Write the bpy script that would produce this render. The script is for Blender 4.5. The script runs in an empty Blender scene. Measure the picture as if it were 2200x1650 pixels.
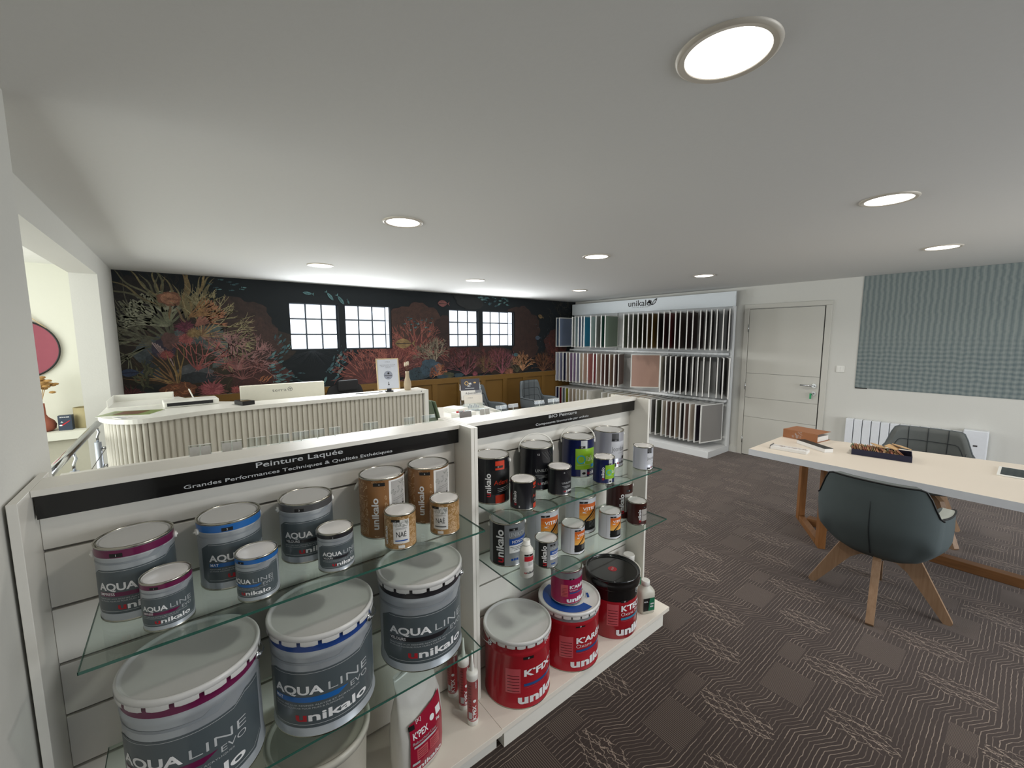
import bpy, bmesh, math, random
from mathutils import Vector, Matrix
from math import sin, cos, pi, radians, sqrt, atan2, asin

scene = bpy.context.scene
COL = scene.collection

# ------------------------------------------------------------ camera
CAM_H = 1.67
F_PX = 893.4
YAW, PITCH, ROLL = radians(51.607), radians(6.4526), radians(0.1744)
def cam_axes():
    cy, sy, cp, sp = cos(YAW), sin(YAW), cos(PITCH), sin(PITCH)
    f = Vector((cy*cp, sy*cp, -sp)); r = Vector((sy, -cy, 0)); d = f.cross(r)
    cr, sr = cos(ROLL), sin(ROLL)
    return cr*r + sr*d, -sr*r + cr*d, f
AR, AD, AF = cam_axes()
cam_d = bpy.data.cameras.new('camera')
cam_d.sensor_fit = 'HORIZONTAL'; cam_d.sensor_width = 36.0
cam_d.lens = 36.0*F_PX/2200.0
cam_d.clip_start = 0.02; cam_d.clip_end = 60
cam = bpy.data.objects.new('camera', cam_d); COL.objects.link(cam)
cam.matrix_world = Matrix(((AR.x, -AD.x, -AF.x, 0), (AR.y, -AD.y, -AF.y, 0), (AR.z, -AD.z, -AF.z, CAM_H), (0, 0, 0, 1)))
scene.camera = cam
def at(px, py, ax, val):
    "point of the real plane axis=val seen at a measured spot of the photograph"
    d = ((px-1100)/F_PX)*AR + ((py-825)/F_PX)*AD + AF
    o = Vector((0, 0, CAM_H)); t = (val-o[ax])/d[ax]
    return o + t*d

# ------------------------------------------------------------ world, exposure, big lights
scene.view_settings.view_transform = 'Standard'
scene.view_settings.look = 'None'
scene.view_settings.gamma = 1.0
scene.view_settings.use_curve_mapping = False
scene.view_settings.exposure = 0.14
w = bpy.data.worlds.new('daylight'); scene.world = w; w.use_nodes = True
w.node_tree.nodes['Background'].inputs[0].default_value = (0.80, 0.88, 1.0, 1)
w.node_tree.nodes['Background'].inputs[1].default_value = 1.0

def area(name, loc, rot, sx, sy, power, color=(1, 1, 1), spread=180):
    d = bpy.data.lights.new(name, 'AREA'); d.shape = 'RECTANGLE'; d.size = sx; d.size_y = sy
    d.energy = power; d.color = color; d.spread = radians(spread)
    o = bpy.data.objects.new(name, d); COL.objects.link(o); o.location = loc; o.rotation_euler = rot
    return o
# daylight through the shop windows behind the camera, through the stairwell and the glass blocks
area('daylight_shop_window', (3.8, -2.85, 1.35), (radians(74), 0, 0), 2.8, 1.7, 84, (0.95, 0.98, 1.0))
area('daylight_stairwell', (-2.25, 3.5, 1.55), (0, radians(-90), 0), 1.6, 3.2, 70, (0.97, 1.0, 0.97))
area('daylight_glass_blocks_left', (1.72, 5.70, 1.80), (radians(-90), 0, 0), 1.3, 0.55, 26, (0.93, 0.97, 1.0))
area('daylight_glass_blocks_right', (3.97, 5.70, 1.80), (radians(-90), 0, 0), 1.3, 0.55, 26, (0.95, 0.98, 1.0))

# ------------------------------------------------------------ materials
def lin(c):
    if isinstance(c, str):
        c = c.lstrip('#'); c = tuple(int(c[i:i+2], 16)/255 for i in (0, 2, 4))
    return tuple((v/12.92 if v <= .04045 else ((v+.055)/1.055)**2.4) for v in c)
MATS = {}
def mat(name, color, rough=.5, metal=0., var=.04, scale=30., bump=0., spec=.5, coat=0., trans=0., ior=1.45, alpha=1.):
    if name in MATS: return MATS[name]
    m = bpy.data.materials.new(name); m.use_nodes = True; MATS[name] = m
    nt = m.node_tree; b = nt.nodes['Principled BSDF']; c = lin(color)
    b.inputs['Roughness'].default_value = rough; b.inputs['Metallic'].default_value = metal
    b.inputs['Specular IOR Level'].default_value = spec; b.inputs['Coat Weight'].default_value = coat
    b.inputs['Transmission Weight'].default_value = trans; b.inputs['IOR'].default_value = ior
    b.inputs['Alpha'].default_value = alpha
    tc = nt.nodes.new('ShaderNodeTexCoord'); nz = nt.nodes.new('ShaderNodeTexNoise')
    nz.inputs['Scale'].default_value = scale; nz.inputs['Detail'].default_value = 3
    nt.links.new(tc.outputs['Object'], nz.inputs['Vector'])
    mx = nt.nodes.new('ShaderNodeMix'); mx.data_type = 'RGBA'
    mx.inputs[6].default_value = (*[max(0, v*(1-var)) for v in c], 1)
    mx.inputs[7].default_value = (*[min(1, v*(1+var)) for v in c], 1)
    nt.links.new(nz.outputs['Fac'], mx.inputs[0]); nt.links.new(mx.outputs[2], b.inputs['Base Color'])
    if bump:
        bp = nt.nodes.new('ShaderNodeBump'); bp.inputs['Strength'].default_value = bump; bp.inputs['Distance'].default_value = .002
        nt.links.new(nz.outputs['Fac'], bp.inputs['Height']); nt.links.new(bp.outputs['Normal'], b.inputs['Normal'])
    return m
def emis(name, color, s):
    if name in MATS: return MATS[name]
    m = bpy.data.materials.new(name); m.use_nodes = True; MATS[name] = m
    b = m.node_tree.nodes['Principled BSDF']; c = lin(color)
    b.inputs['Base Color'].default_value = (*c, 1); b.inputs['Emission Color'].default_value = (*c, 1)
    b.inputs['Emission Strength'].default_value = s
    return m
class NB:
    "small helper that writes shader maths"
    def __init__(s, m): s.nt = m.node_tree; s.b = s.nt.nodes['Principled BSDF']
    def n(s, t): return s.nt.nodes.new(t)
    def put(s, sock, v):
        if isinstance(v, (int, float)): sock.default_value = v
        else: s.nt.links.new(v, sock)
    def m(s, op, a, b=0., c=0.):
        n = s.n('ShaderNodeMath'); n.operation = op
        s.put(n.inputs[0], a); s.put(n.inputs[1], b); s.put(n.inputs[2], c)
        return n.outputs[0]
    def mix(s, f, a, b):
        n = s.n('ShaderNodeMix'); n.data_type = 'RGBA'; s.put(n.inputs[0], f)
        for i, v in ((6, a), (7, b)):
            if isinstance(v, tuple): n.inputs[i].default_value = (*v[:3], 1)
            else: s.nt.links.new(v, n.inputs[i])
        return n.outputs[2]
    def noise(s, vec, scale, detail=2):
        n = s.n('ShaderNodeTexNoise'); n.inputs['Scale'].default_value = scale; n.inputs['Detail'].default_value = detail
        if vec is not None: s.nt.links.new(vec, n.inputs['Vector'])
        return n.outputs['Fac']
    def xyz(s):
        tc = s.n('ShaderNodeTexCoord'); sp = s.n('ShaderNodeSeparateXYZ'); s.nt.links.new(tc.outputs['Object'], sp.inputs[0])
        return tc.outputs['Object'], sp.outputs[0], sp.outputs[1], sp.outputs[2]
    def comb(s, x, y, z=0.):
        n = s.n('ShaderNodeCombineXYZ'); s.put(n.inputs[0], x); s.put(n.inputs[1], y); s.put(n.inputs[2], z); return n.outputs[0]

def wood(name, c1, c2, axis=2, scale=9, rough=.5):
    if name in MATS: return MATS[name]
    m = bpy.data.materials.new(name); m.use_nodes = True; MATS[name] = m; q = NB(m)
    v, x, y, z = q.xyz(); s = [x, y, z]; s = [q.m('MULTIPLY', t, .9 if i == axis else scale) for i, t in enumerate(s)]
    f = q.noise(q.comb(*s), 6, 5); f = q.m('MULTIPLY_ADD', f, 2.2, -.6)
    f = q.m('MINIMUM', q.m('MAXIMUM', f, 0.), 1.)
    q.nt.links.new(q.mix(f, lin(c1), lin(c2)), q.b.inputs['Base Color']); q.b.inputs['Roughness'].default_value = rough
    return m

def carpet_mat():
    m = bpy.data.materials.new('patterned_carpet'); m.use_nodes = True; q = NB(m)
    v, x, y, z = q.xyz()
    wob = q.m('MULTIPLY_ADD', q.noise(v, 26, 2), .010, -.005)
    wob2 = q.m('MULTIPLY_ADD', q.noise(v, 55, 2), .012, -.006)
    xx = q.m('ADD', x, 20.0); yy = q.m('ADD', y, 20.0)
    T = .62
    cx = q.m('DIVIDE', xx, T); u = q.m('FRACT', cx)
    iy = q.m('FLOOR', q.m('DIVIDE', yy, T)); ix = q.m('FLOOR', cx)
    yo = q.m('MULTIPLY_ADD', ix, .37, q.m('DIVIDE', yy, T)); vv = q.m('FRACT', yo)
    # main thread lines run along x and step sideways once per repeat
    step = q.m('MULTIPLY', q.m('MINIMUM', q.m('MAXIMUM', q.m('MULTIPLY', q.m('SUBTRACT', u, .36), 7.), 0.), 1.), .0525)
    t = q.m('ADD', q.m('ADD', yy, wob), step)
    def lines(val, sp, wd):
        f = q.m('FRACT', q.m('DIVIDE', val, sp)); d = q.m('ABSOLUTE', q.m('SUBTRACT', f, .5))
        return q.m('LESS_THAN', d, wd)
    L = lines(t, .0175, .075)
    idx = q.m('FLOOR', q.m('DIVIDE', t, .0175)); wn = q.n('ShaderNodeTexWhiteNoise'); wn.noise_dimensions = '2D'
    q.nt.links.new(q.comb(idx, q.m('FLOOR', q.m('MULTIPLY', xx, 7.))), wn.inputs['Vector'])
    L = q.m('MULTIPLY', L, q.m('MULTIPLY_ADD', wn.outputs['Value'], .75, .25))
    # dense cross-wise ribbed blocks
    def rng(a, lo, hi): return q.m('MULTIPLY', q.m('GREATER_THAN', a, lo), q.m('LESS_THAN', a, hi))
    blk = q.m('MULTIPLY', rng(u, .60, .96), rng(vv, .06, .34))
    blk2 = q.m('MULTIPLY', rng(u, .05, .30), rng(vv, .60, .74))
    blk = q.m('MAXIMUM', blk, blk2)
    D = q.m('MULTIPLY', lines(q.m('ADD', xx, q.m('MULTIPLY', wob, .3)), .0085, .15), .5)
    # scribbled oval patches
    def oval(a, b, ra, rb):
        du = q.m('DIVIDE', q.m('SUBTRACT', u, a), ra); dv = q.m('DIVIDE', q.m('SUBTRACT', vv, b), rb)
        r2 = q.m('ADD', q.m('MULTIPLY', du, du), q.m('MULTIPLY', dv, dv))
        return q.m('LESS_THAN', q.m('ADD', r2, q.m('MULTIPLY', q.noise(v, 30, 1), .9)), 1.4)
    sc = q.m('MAXIMUM', oval(.20, .33, .13, .26), oval(.72, .74, .12, .22))
    s1 = lines(q.m('ADD', q.m('MULTIPLY_ADD', yy, .42, xx), q.m('MULTIPLY', wob2, 2.6)), .036, .038)
    s2 = lines(q.m('ADD', q.m('MULTIPLY_ADD', yy, -.55, xx), q.m('MULTIPLY', wob2, 3.0)), .043, .036)
    s3 = lines(q.m('ADD', q.m('MULTIPLY_ADD', yy, .12, xx), q.m('MULTIPLY', wob2, 2.)), .058, .024)
    S = q.m('MULTIPLY', q.m('MAXIMUM', q.m('MAXIMUM', s1, s2), s3), 1.1)
    M = q.m('ADD', q.m('MULTIPLY', L, q.m('SUBTRACT', 1., blk)), q.m('MULTIPLY', D, blk))
    M = q.m('ADD', q.m('MULTIPLY', M, q.m('MULTIPLY_ADD', sc, -.85, 1.)), q.m('MULTIPLY', S, sc))
    pile = q.noise(v, 420, 2); big = q.noise(v, 3.5, 2)
    base = q.mix(big, lin('#372e2b'), lin('#433a36'))
    base = q.mix(q.m('MULTIPLY', pile, .5), base, lin('#231c18'))
    col = q.mix(q.m('MINIMUM', M, 1.), base, lin('#8f8175'))
    q.nt.links.new(col, q.b.inputs['Base Color']); q.b.inputs['Roughness'].default_value = .95
    q.b.inputs['Specular IOR Level'].default_value = .15
    q.b.inputs['Sheen Weight'].default_value = .35; q.b.inputs['Sheen Roughness'].default_value = .45; q.b.inputs['Sheen Tint'].default_value = (.8, .7, .66, 1)
    bp = q.n('ShaderNodeBump'); bp.inputs['Strength'].default_value = .4; bp.inputs['Distance'].default_value = .002
    q.nt.links.new(q.m('ADD', q.m('MULTIPLY', M, .5), pile), bp.inputs['Height']); q.nt.links.new(bp.outputs['Normal'], q.b.inputs['Normal'])
    return m

def woven_mat():
    m = bpy.data.materials.new('woven_stripe_print'); m.use_nodes = True; q = NB(m)
    v, x, y, z = q.xyz()
    wob = q.m('MULTIPLY_ADD', q.noise(q.comb(0., y, q.m('MULTIPLY', z, 3.)), 5, 2), .03, -.015)
    s = q.m('FRACT', q.m('DIVIDE', q.m('ADD', q.m('ADD', y, 20.), wob), .047))
    s = q.m('MULTIPLY_ADD', q.m('SINE', q.m('MULTIPLY', s, 2*pi)), .5, .5)
    s2 = q.m('MULTIPLY_ADD', q.m('SINE', q.m('MULTIPLY', q.m('ADD', y, 20.), 2*pi/.0157)), .5, .5)
    wz = q.m('MULTIPLY_ADD', q.noise(q.comb(0., q.m('MULTIPLY', y, 2.), z), 6, 3), .04, -.02)
    h = q.m('MULTIPLY_ADD', q.m('SINE', q.m('MULTIPLY', q.m('ADD', z, wz), 2*pi/.046)), .5, .5)
    lo = q.m('MINIMUM', q.m('MAXIMUM', q.m('MULTIPLY', q.m('SUBTRACT', 1.72, z), 3.4), 0.), 1.)
    lo = q.m('MULTIPLY', lo, q.m('MULTIPLY_ADD', q.noise(v, 4, 2), .6, .6))
    d = q.m('MULTIPLY', s, .62)
    d = q.m('ADD', d, q.m('MULTIPLY', s2, .12))
    d = q.m('ADD', q.m('MULTIPLY', d, q.m('MULTIPLY_ADD', lo, -.35, 1.)), q.m('MULTIPLY', q.m('MULTIPLY', h, lo), .5))
    fine = q.noise(q.comb(q.m('MULTIPLY', x, 1.), q.m('MULTIPLY', y, 8.), q.m('MULTIPLY', z, 2.)), 30, 3)
    d = q.m('ADD', d, q.m('MULTIPLY_ADD', fine, .2, -.1))
    d = q.m('MINIMUM', q.m('MAXIMUM', d, 0.), 1.)
    q.nt.links.new(q.mix(d, lin('#8b938f'), lin('#59676b')), q.b.inputs['Base Color']); q.b.inputs['Roughness'].default_value = .8
    return m

WHITE = mat('white_laminate', '#e4e1d8', .35, var=.015)
WHITE2 = mat('white_cream_laminate', '#e3dcd0', .3, var=.015)
CEIL = mat('ceiling_paint', '#dcdcd9', .9, var=.015, scale=60, bump=.15)
WALL = mat('wall_paint', '#d2d1ca', .85, var=.015, scale=90, bump=.25)
WALLW = mat('stair_wall_paint', '#dcdccf', .85, var=.01)
BLACK = mat('black_gloss', '#0b0b0c', .12, coat=.4, var=0)
BLKM = mat('black_plastic', '#131315', .4)
STEEL = mat('brushed_steel', '#c9cbcd', .25, 1.0)
TIN = mat('tin_rim', '#b9b6aa', .25, 1.0)
INKW = mat('ink_white', '#e8e8e8', .4, var=0)
INKG = mat('ink_light_grey', '#b9bcbd', .4, var=0)
INKK = mat('ink_black', '#141414', .4, var=0)
INKR = mat('ink_red', '#b3202b', .4, var=0)
INKB = mat('ink_blue', '#1d4c9a', .4, var=0)
LIDG = mat('lid_grey_enamel', '#d2d1ce', .22, var=.02, coat=.3)
LIDW = mat('lid_white_enamel', '#dddbd8', .22, var=.02, coat=.3)
PLW = mat('white_plastic', '#e6e5de', .4)

# ------------------------------------------------------------ geometry helper
class G:
    def __init__(s): s.bm = bmesh.new(); s.mats = []
    def mi(s, m):
        if m not in s.mats: s.mats.append(m)
        return s.mats.index(m)
    def face(s, pts, m, smooth=False):
        vs = [s.bm.verts.new(p) for p in pts]
        try: f = s.bm.faces.new(vs)
        except ValueError: return None
        f.material_index = s.mi(m); f.smooth = smooth; return f
    def box(s, x0, x1, y0, y1, z0, z1, m, M=None, bev=0):
        n0 = len(s.bm.verts)
        c = [(x, y, z) for x in (x0, x1) for y in (y0, y1) for z in (z0, z1)]
        if M is not None: c = [M @ Vector(p) for p in c]
        vs = [s.bm.verts.new(p) for p in c]; k = s.mi(m); fs = []
        for q in ((0, 1, 3, 2), (4, 6, 7, 5), (0, 4, 5, 1), (2, 3, 7, 6), (0, 2, 6, 4), (1, 5, 7, 3)):
            f = s.bm.faces.new([vs[i] for i in q]); f.material_index = k; fs.append(f)
        if bev:
            es = list({e for f in fs for e in f.edges})
            bmesh.ops.bevel(s.bm, geom=es, offset=bev, segments=2, affect='EDGES', profile=.5)
    def grid(s, P, m, closeu=False, smooth=True):
        "P[i][j] points"
        V = [[s.bm.verts.new(p) for p in row] for row in P]; k = s.mi(m)
        n = len(V)
        for i in range(n if closeu else n-1):
            a, b = V[i], V[(i+1) % n]
            for j in range(len(a)-1):
                f = s.bm.faces.new((a[j], b[j], b[j+1], a[j+1])); f.material_index = k; f.smooth = smooth
        return V
    def lathe(s, prof, m, c=(0, 0, 0), seg=48, mats=None, smooth=True, caps=True, a0=0, a1=2*pi):
        full = abs(a1-a0-2*pi) < 1e-6
        n = seg if full else seg+1
        V = []
        for i in range(n):
            t = a0+(a1-a0)*i/seg
            V.append([s.bm.verts.new((c[0]+r*cos(t), c[1]+r*sin(t), c[2]+z)) for r, z in prof])
        for i in range(seg):
            a, b = V[i], V[(i+1) % n]
            for j in range(len(prof)-1):
                mm = mats[j] if mats else m
                if prof[j][0] < 1e-6 and prof[j+1][0] < 1e-6: continue
                f = s.bm.faces.new((a[j], b[j], b[j+1], a[j+1])); f.material_index = s.mi(mm)
                dz = abs(prof[j][1]-prof[j+1][1]); dr = abs(prof[j][0]-prof[j+1][0])
                f.smooth = smooth and dz > dr*.2
    def cyl(s, p0, p1, r, m, seg=12, r1=None, caps=True):
        s.tube([p0, p1], r, m, seg, r1=r1, caps=caps)
    def tube(s, pts, r, m, seg=8, closed=False, r1=None, caps=True):
        pts = [Vector(p) for p in pts]; n = len(pts); rings = []; up = Vector((0, 0, 1)); prev = None
        for i, p in enumerate(pts):
            if closed: d = pts[(i+1) % n]-pts[i-1]
            else: d = pts[min(i+1, n-1)]-pts[max(i-1, 0)]
            d.normalize()
            if prev is None:
                a = up if abs(d.dot(up)) < .95 else Vector((1, 0, 0)); u = a.cross(d).normalized()
            else:
                u = prev-d*prev.dot(d)
                u = u.normalized() if u.length > 1e-6 else d.orthogonal().normalized()
            prev = u; v = d.cross(u)
            rr = r if r1 is None else r+(r1-r)*i/(n-1)
            if callable(r): rr = r(i/(n-1))
            rings.append([s.bm.verts.new(p+rr*(cos(2*pi*k/seg)*u+sin(2*pi*k/seg)*v)) for k in range(seg)])
        k = s.mi(m)
        for i in range(n if closed else n-1):
            a, b = rings[i], rings[(i+1) % n]
            for j in range(seg):
                f = s.bm.faces.new((a[j], a[(j+1) % seg], b[(j+1) % seg], b[j])); f.material_index = k; f.smooth = True
        if caps and not closed:
            for rg in (rings[0][::-1], rings[-1]):
                f = s.bm.faces.new(rg); f.material_index = k
    def prism(s, poly, z0, z1, m, M=None, mside=None):
        "polygon in xy extruded in z, optional matrix"
        T = (lambda p: M @ Vector(p)) if M is not None else (lambda p: Vector(p))
        a = [s.bm.verts.new(T((x, y, z0))) for x, y in poly]; b = [s.bm.verts.new(T((x, y, z1))) for x, y in poly]
        k = s.mi(m); ks = s.mi(mside or m)
        f = s.bm.faces.new(a[::-1]); f.material_index = k
        f = s.bm.faces.new(b); f.material_index = k
        for i in range(len(a)):
            j = (i+1) % len(a); f = s.bm.faces.new((a[i], a[j], b[j], b[i])); f.material_index = ks
    def ellipsoid(s, c, r, m, seg=16, rings=10):
        P = []
        for i in range(seg):
            t = 2*pi*i/seg
            P.append([(c[0]+r[0]*sin(pi*j/rings)*cos(t), c[1]+r[1]*sin(pi*j/rings)*sin(t), c[2]-r[2]*cos(pi*j/rings)) for j in range(rings+1)])
        s.grid(P, m, closeu=True)
    def build(s, name, parent=None, fix=True):
        if fix:
            bmesh.ops.remove_doubles(s.bm, verts=s.bm.verts, dist=1e-6)
            bmesh.ops.recalc_face_normals(s.bm, faces=s.bm.faces)
        me = bpy.data.meshes.new(name); s.bm.to_mesh(me); s.bm.free()
        for m in s.mats: me.materials.append(m)
        o = bpy.data.objects.new(name, me); COL.objects.link(o)
        if parent is not None: o.parent = parent
        return o
def tag(o, label, cat, group=None):
    o['label'] = label; o['category'] = cat
    if group: o['group'] = group
    return o
def thing(name, label, cat, loc=(0, 0, 0), rz=0, group=None):
    o = bpy.data.objects.new(name, None); o.empty_display_size = .05; COL.objects.link(o)
    o.location = loc; o.rotation_euler = (0, 0, rz); return tag(o, label, cat, group)
def struct(g, name):
    o = g.build(name); o['kind'] = 'structure'; return o
def dup(root, loc, rz, label):
    r = root.copy(); COL.objects.link(r); r.location = loc; r.rotation_euler = (0, 0, rz); r['label'] = label
    for ch in list(root.children):
        c = ch.copy(); COL.objects.link(c); c.parent = r
        for gg in list(ch.children):
            d = gg.copy(); COL.objects.link(d); d.parent = c
    return r

# ------------------------------------------------------------ lettering
_T = {}
def text2d(st, bold=0.):
    key = (st, bold)
    if key in _T: return _T[key]
    cu = bpy.data.curves.new('lettering', 'FONT'); cu.body = st; cu.size = 1.; cu.offset = bold; cu.resolution_u = 4
    o = bpy.data.objects.new('lettering', cu); COL.objects.link(o)
    dg = bpy.context.evaluated_depsgraph_get(); dg.update()
    me = bpy.data.meshes.new_from_object(o.evaluated_get(dg))
    V = [(v.co.x, v.co.y) for v in me.vertices]; F = [tuple(p.vertices) for p in me.polygons]
    bpy.data.objects.remove(o); bpy.data.curves.remove(cu); bpy.data.meshes.remove(me)
    xs = [v[0] for v in V] or [0]
    x0, x1 = min(xs), max(xs)
    V = [(x-x0, y) for x, y in V]
    _T[key] = (V, F, x1-x0); return _T[key]
CAP = max(v[1] for v in text2d('H')[0])
class Sheet:
    "flat artwork drawn in (s, z) and wrapped onto a surface by a mapping function"
    def __init__(s, fn, slice=None, slz=None): s.g = G(); s.fn = fn; s.slice = slice; s.slz = slz
    def _add(s, V, F, m, layer):
        b = bmesh.new(); vs = [b.verts.new((x, y, 0)) for x, y in V]
        for f in F:
            try: b.faces.new([vs[i] for i in f])
            except ValueError: pass
        if s.slice and V:
            x0 = min(v[0] for v in V); x1 = max(v[0] for v in V); c = math.floor(x0/s.slice)*s.slice
            while c < x1:
                if c > x0: bmesh.ops.bisect_plane(b, geom=b.verts[:]+b.edges[:]+b.faces[:], plane_co=(c, 0, 0), plane_no=(1, 0, 0))
                c += s.slice
        if s.slz and V:
            y0 = min(v[1] for v in V); y1 = max(v[1] for v in V); c = math.floor(y0/s.slz)*s.slz
            while c < y1:
                if c > y0: bmesh.ops.bisect_plane(b, geom=b.verts[:]+b.edges[:]+b.faces[:], plane_co=(0, c, 0), plane_no=(0, 1, 0))
                c += s.slz
        mi = s.g.mi(m); mp = {}
        for v in b.verts: mp[v] = s.g.bm.verts.new(s.fn(v.co.x, v.co.y, layer))
        for f in b.faces:
            try: nf = s.g.bm.faces.new([mp[v] for v in f.verts])
            except ValueError: continue
            nf.material_index = mi; nf.smooth = True
        b.free()
    def poly(s, pts, m, layer=1): s._add(pts, [tuple(range(len(pts)))], m, layer)
    def rect(s, a, b, c, d, m, layer=1): s.poly([(a, c), (b, c), (b, d), (a, d)], m, layer)
    def ell(s, a, c, ra, rc, m, layer=1, n=20): s.poly([(a+ra*cos(2*pi*i/n), c+rc*sin(2*pi*i/n)) for i in range(n)], m, layer)
    def ring(s, a, c, r0, r1, m, layer=1, n=20):
        V = [(a+r*cos(2*pi*i/n), c+r*sin(2*pi*i/n)) for i in range(n) for r in (r0, r1)]
        s._add(V, [(2*i, 2*i+1, (2*i+3) % (2*n), (2*i+2) % (2*n)) for i in range(n)], m, layer)
    def line(s, pts, w, m, layer=1):
        for (x0, y0), (x1, y1) in zip(pts, pts[1:]):
            L = math.hypot(x1-x0, y1-y0) or 1; nx, ny = -(y1-y0)/L*w/2, (x1-x0)/L*w/2
            s.poly([(x0+nx, y0+ny), (x0-nx, y0-ny), (x1-nx, y1-ny), (x1+nx, y1+ny)], m, layer)
    def text(s, st, a, c, h, m, layer=2, bold=0., align='C', width=None, up=False, slant=0.):
        "cap height h, baseline c; up=True: reads upward, a = baseline side, c = start"
        V, F, W = text2d(st, bold); k = h/CAP; kx = k if width is None else width/max(W, 1e-6)
        off = {'C': -W*kx/2, 'L': 0, 'R': -W*kx}[align]
        P = []
        for x, y in V:
            X = x*kx+off; Y = y*k; X += slant*Y
            P.append((a-Y, c+X) if up else (a+X, c+Y))
        s._add(P, F, m, layer); return W*kx
    def logo(s, a, c, h, layer=2, align='L', width=None, up=False, ink=None, red=None, bold=.026):
        "the maker's wordmark with its first letter red"
        red = red or INKR; ink = ink or INKW
        wu = text2d('u', bold)[2]; wr = text2d('nikalo', bold)[2]; gap = .06; k = h/CAP
        tot = (wu+gap+wr)*k; f = 1. if width is None else width/tot
        off = {'L': 0, 'C': -tot*f/2}[align]
        for st, wd, x0, mm in (('u', wu, 0, red), ('nikalo', wr, (wu+gap)*k*f, ink)):
            if up: s.text(st, a, c+off+x0, h, mm, layer, bold, 'L', wd*k*f, True)
            else: s.text(st, a+off+x0, c, h, mm, layer, bold, 'L', wd*k*f)
    def build(s, name, parent=None): return s.g.build(name, parent, fix=False)
def wrap(R, face, z0=0.):
    def fn(a, z, l):
        t = face+a/R; r = R+l*.00035
        return (r*cos(t), r*sin(t), z0+z)
    return fn
def planar(o, ux, uz, n):
    o, ux, uz, n = map(Vector, (o, ux, uz, n))
    return lambda a, z, l: o+ux*a+uz*z+n*(l*.0006)

# ============================================================ SETTING
CZ = 2.348; WX = 6.19; WY = 5.776; LX = -.491
g = G(); g.box(-2.6, WX+.2, -3.2, WY+.3, -.12, 0, carpet_mat()); struct(g, 'floor')
g = G(); g.box(-.655, WX+.2, -3.2, WY+.3, CZ, CZ+.15, CEIL); struct(g, 'ceiling')
g = G(); g.box(-2.6, -.655, .8, 6.1, 2.352, 2.5, mat('stair_ceiling_paint', '#e9e9e6', .8)); struct(g, 'ceiling_stairwell')
g = G(); g.box(WX, WX+.15, -3.2, WY+.3, 0, CZ, WALL); struct(g, 'wall_right')
# far wall with the four glass-block openings cut out
HOLES = [(1.080, 1.660), (1.745, 2.369), (3.326, 3.878), (3.961, 4.623)]
ZB, ZT = 1.518, 2.10
DARKW = mat('mural_ground', '#10171b', .75, var=.15, scale=2.)
g = G(); xs = [-.655]
for a, b in HOLES:
    g.box(xs[-1], a, WY, WY+.2, 1.028, CZ, DARKW); g.box(a, b, WY, WY+.2, ZT, CZ, DARKW); g.box(a, b, WY, WY+.2, 1.028, ZB, DARKW); xs.append(b)
g.box(xs[-1], WX, WY, WY+.2, 1.028, CZ, DARKW); g.box(-.655, WX, WY, WY+.2, 0, 1.028, WALL); struct(g, 'wall_back')
# left: thick near wall, header and pier round the stairwell opening
g = G(); g.box(-.70, -.335, -3.2, 1.83, 0, CZ, WALL)
g.box(-.655, LX, 1.83, 4.79, 2.185, CZ, WALL); g.box(-.655, LX, 4.79, WY, 0, CZ, WALL); struct(g, 'wall_left')
g = G(); g.box(-2.6, -.655, 5.72, 5.9, 0, 2.5, WALLW); g.box(-2.6, -2.5, .8, 5.72, 0, 2.5, WALLW); g.box(-2.6, -.70, .7, .8, 0, 2.5, WALLW); struct(g, 'wall_stairwell')
g = G(); g.box(-2.5, -.655, 5.30, 5.72, .775, .845, WALLW); g.box(-2.5, -.655, 5.36, 5.72, 0, .775, mat('stair_low_wall', '#b9b6a6', .85)); struct(g, 'trim_2')
g = G()
g.box(-.7, .3, -3.2, -3.0, 0, CZ, WALL); g.box(4.9, WX, -3.2, -3.0, 0, CZ, WALL); g.box(.3, 4.9, -3.2, -3.0, 0, .4, WALL); g.box(.3, 4.9, -3.2, -3.0, 2.25, CZ, WALL); struct(g, 'wall_front')
g = G()
for x in (.3, 1.45, 2.6, 3.75, 4.86): g.box(x, x+.05, -3.12, -3.05, .4, 2.25, mat('window_alu', '#8d9294', .4, .5))
g.box(.3, 4.91, -3.12, -3.05, .4, .45, MATS['window_alu']); g.box(.3, 4.91, -3.12, -3.05, 2.2, 2.25, MATS['window_alu'])
struct(g, 'window_5')
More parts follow.
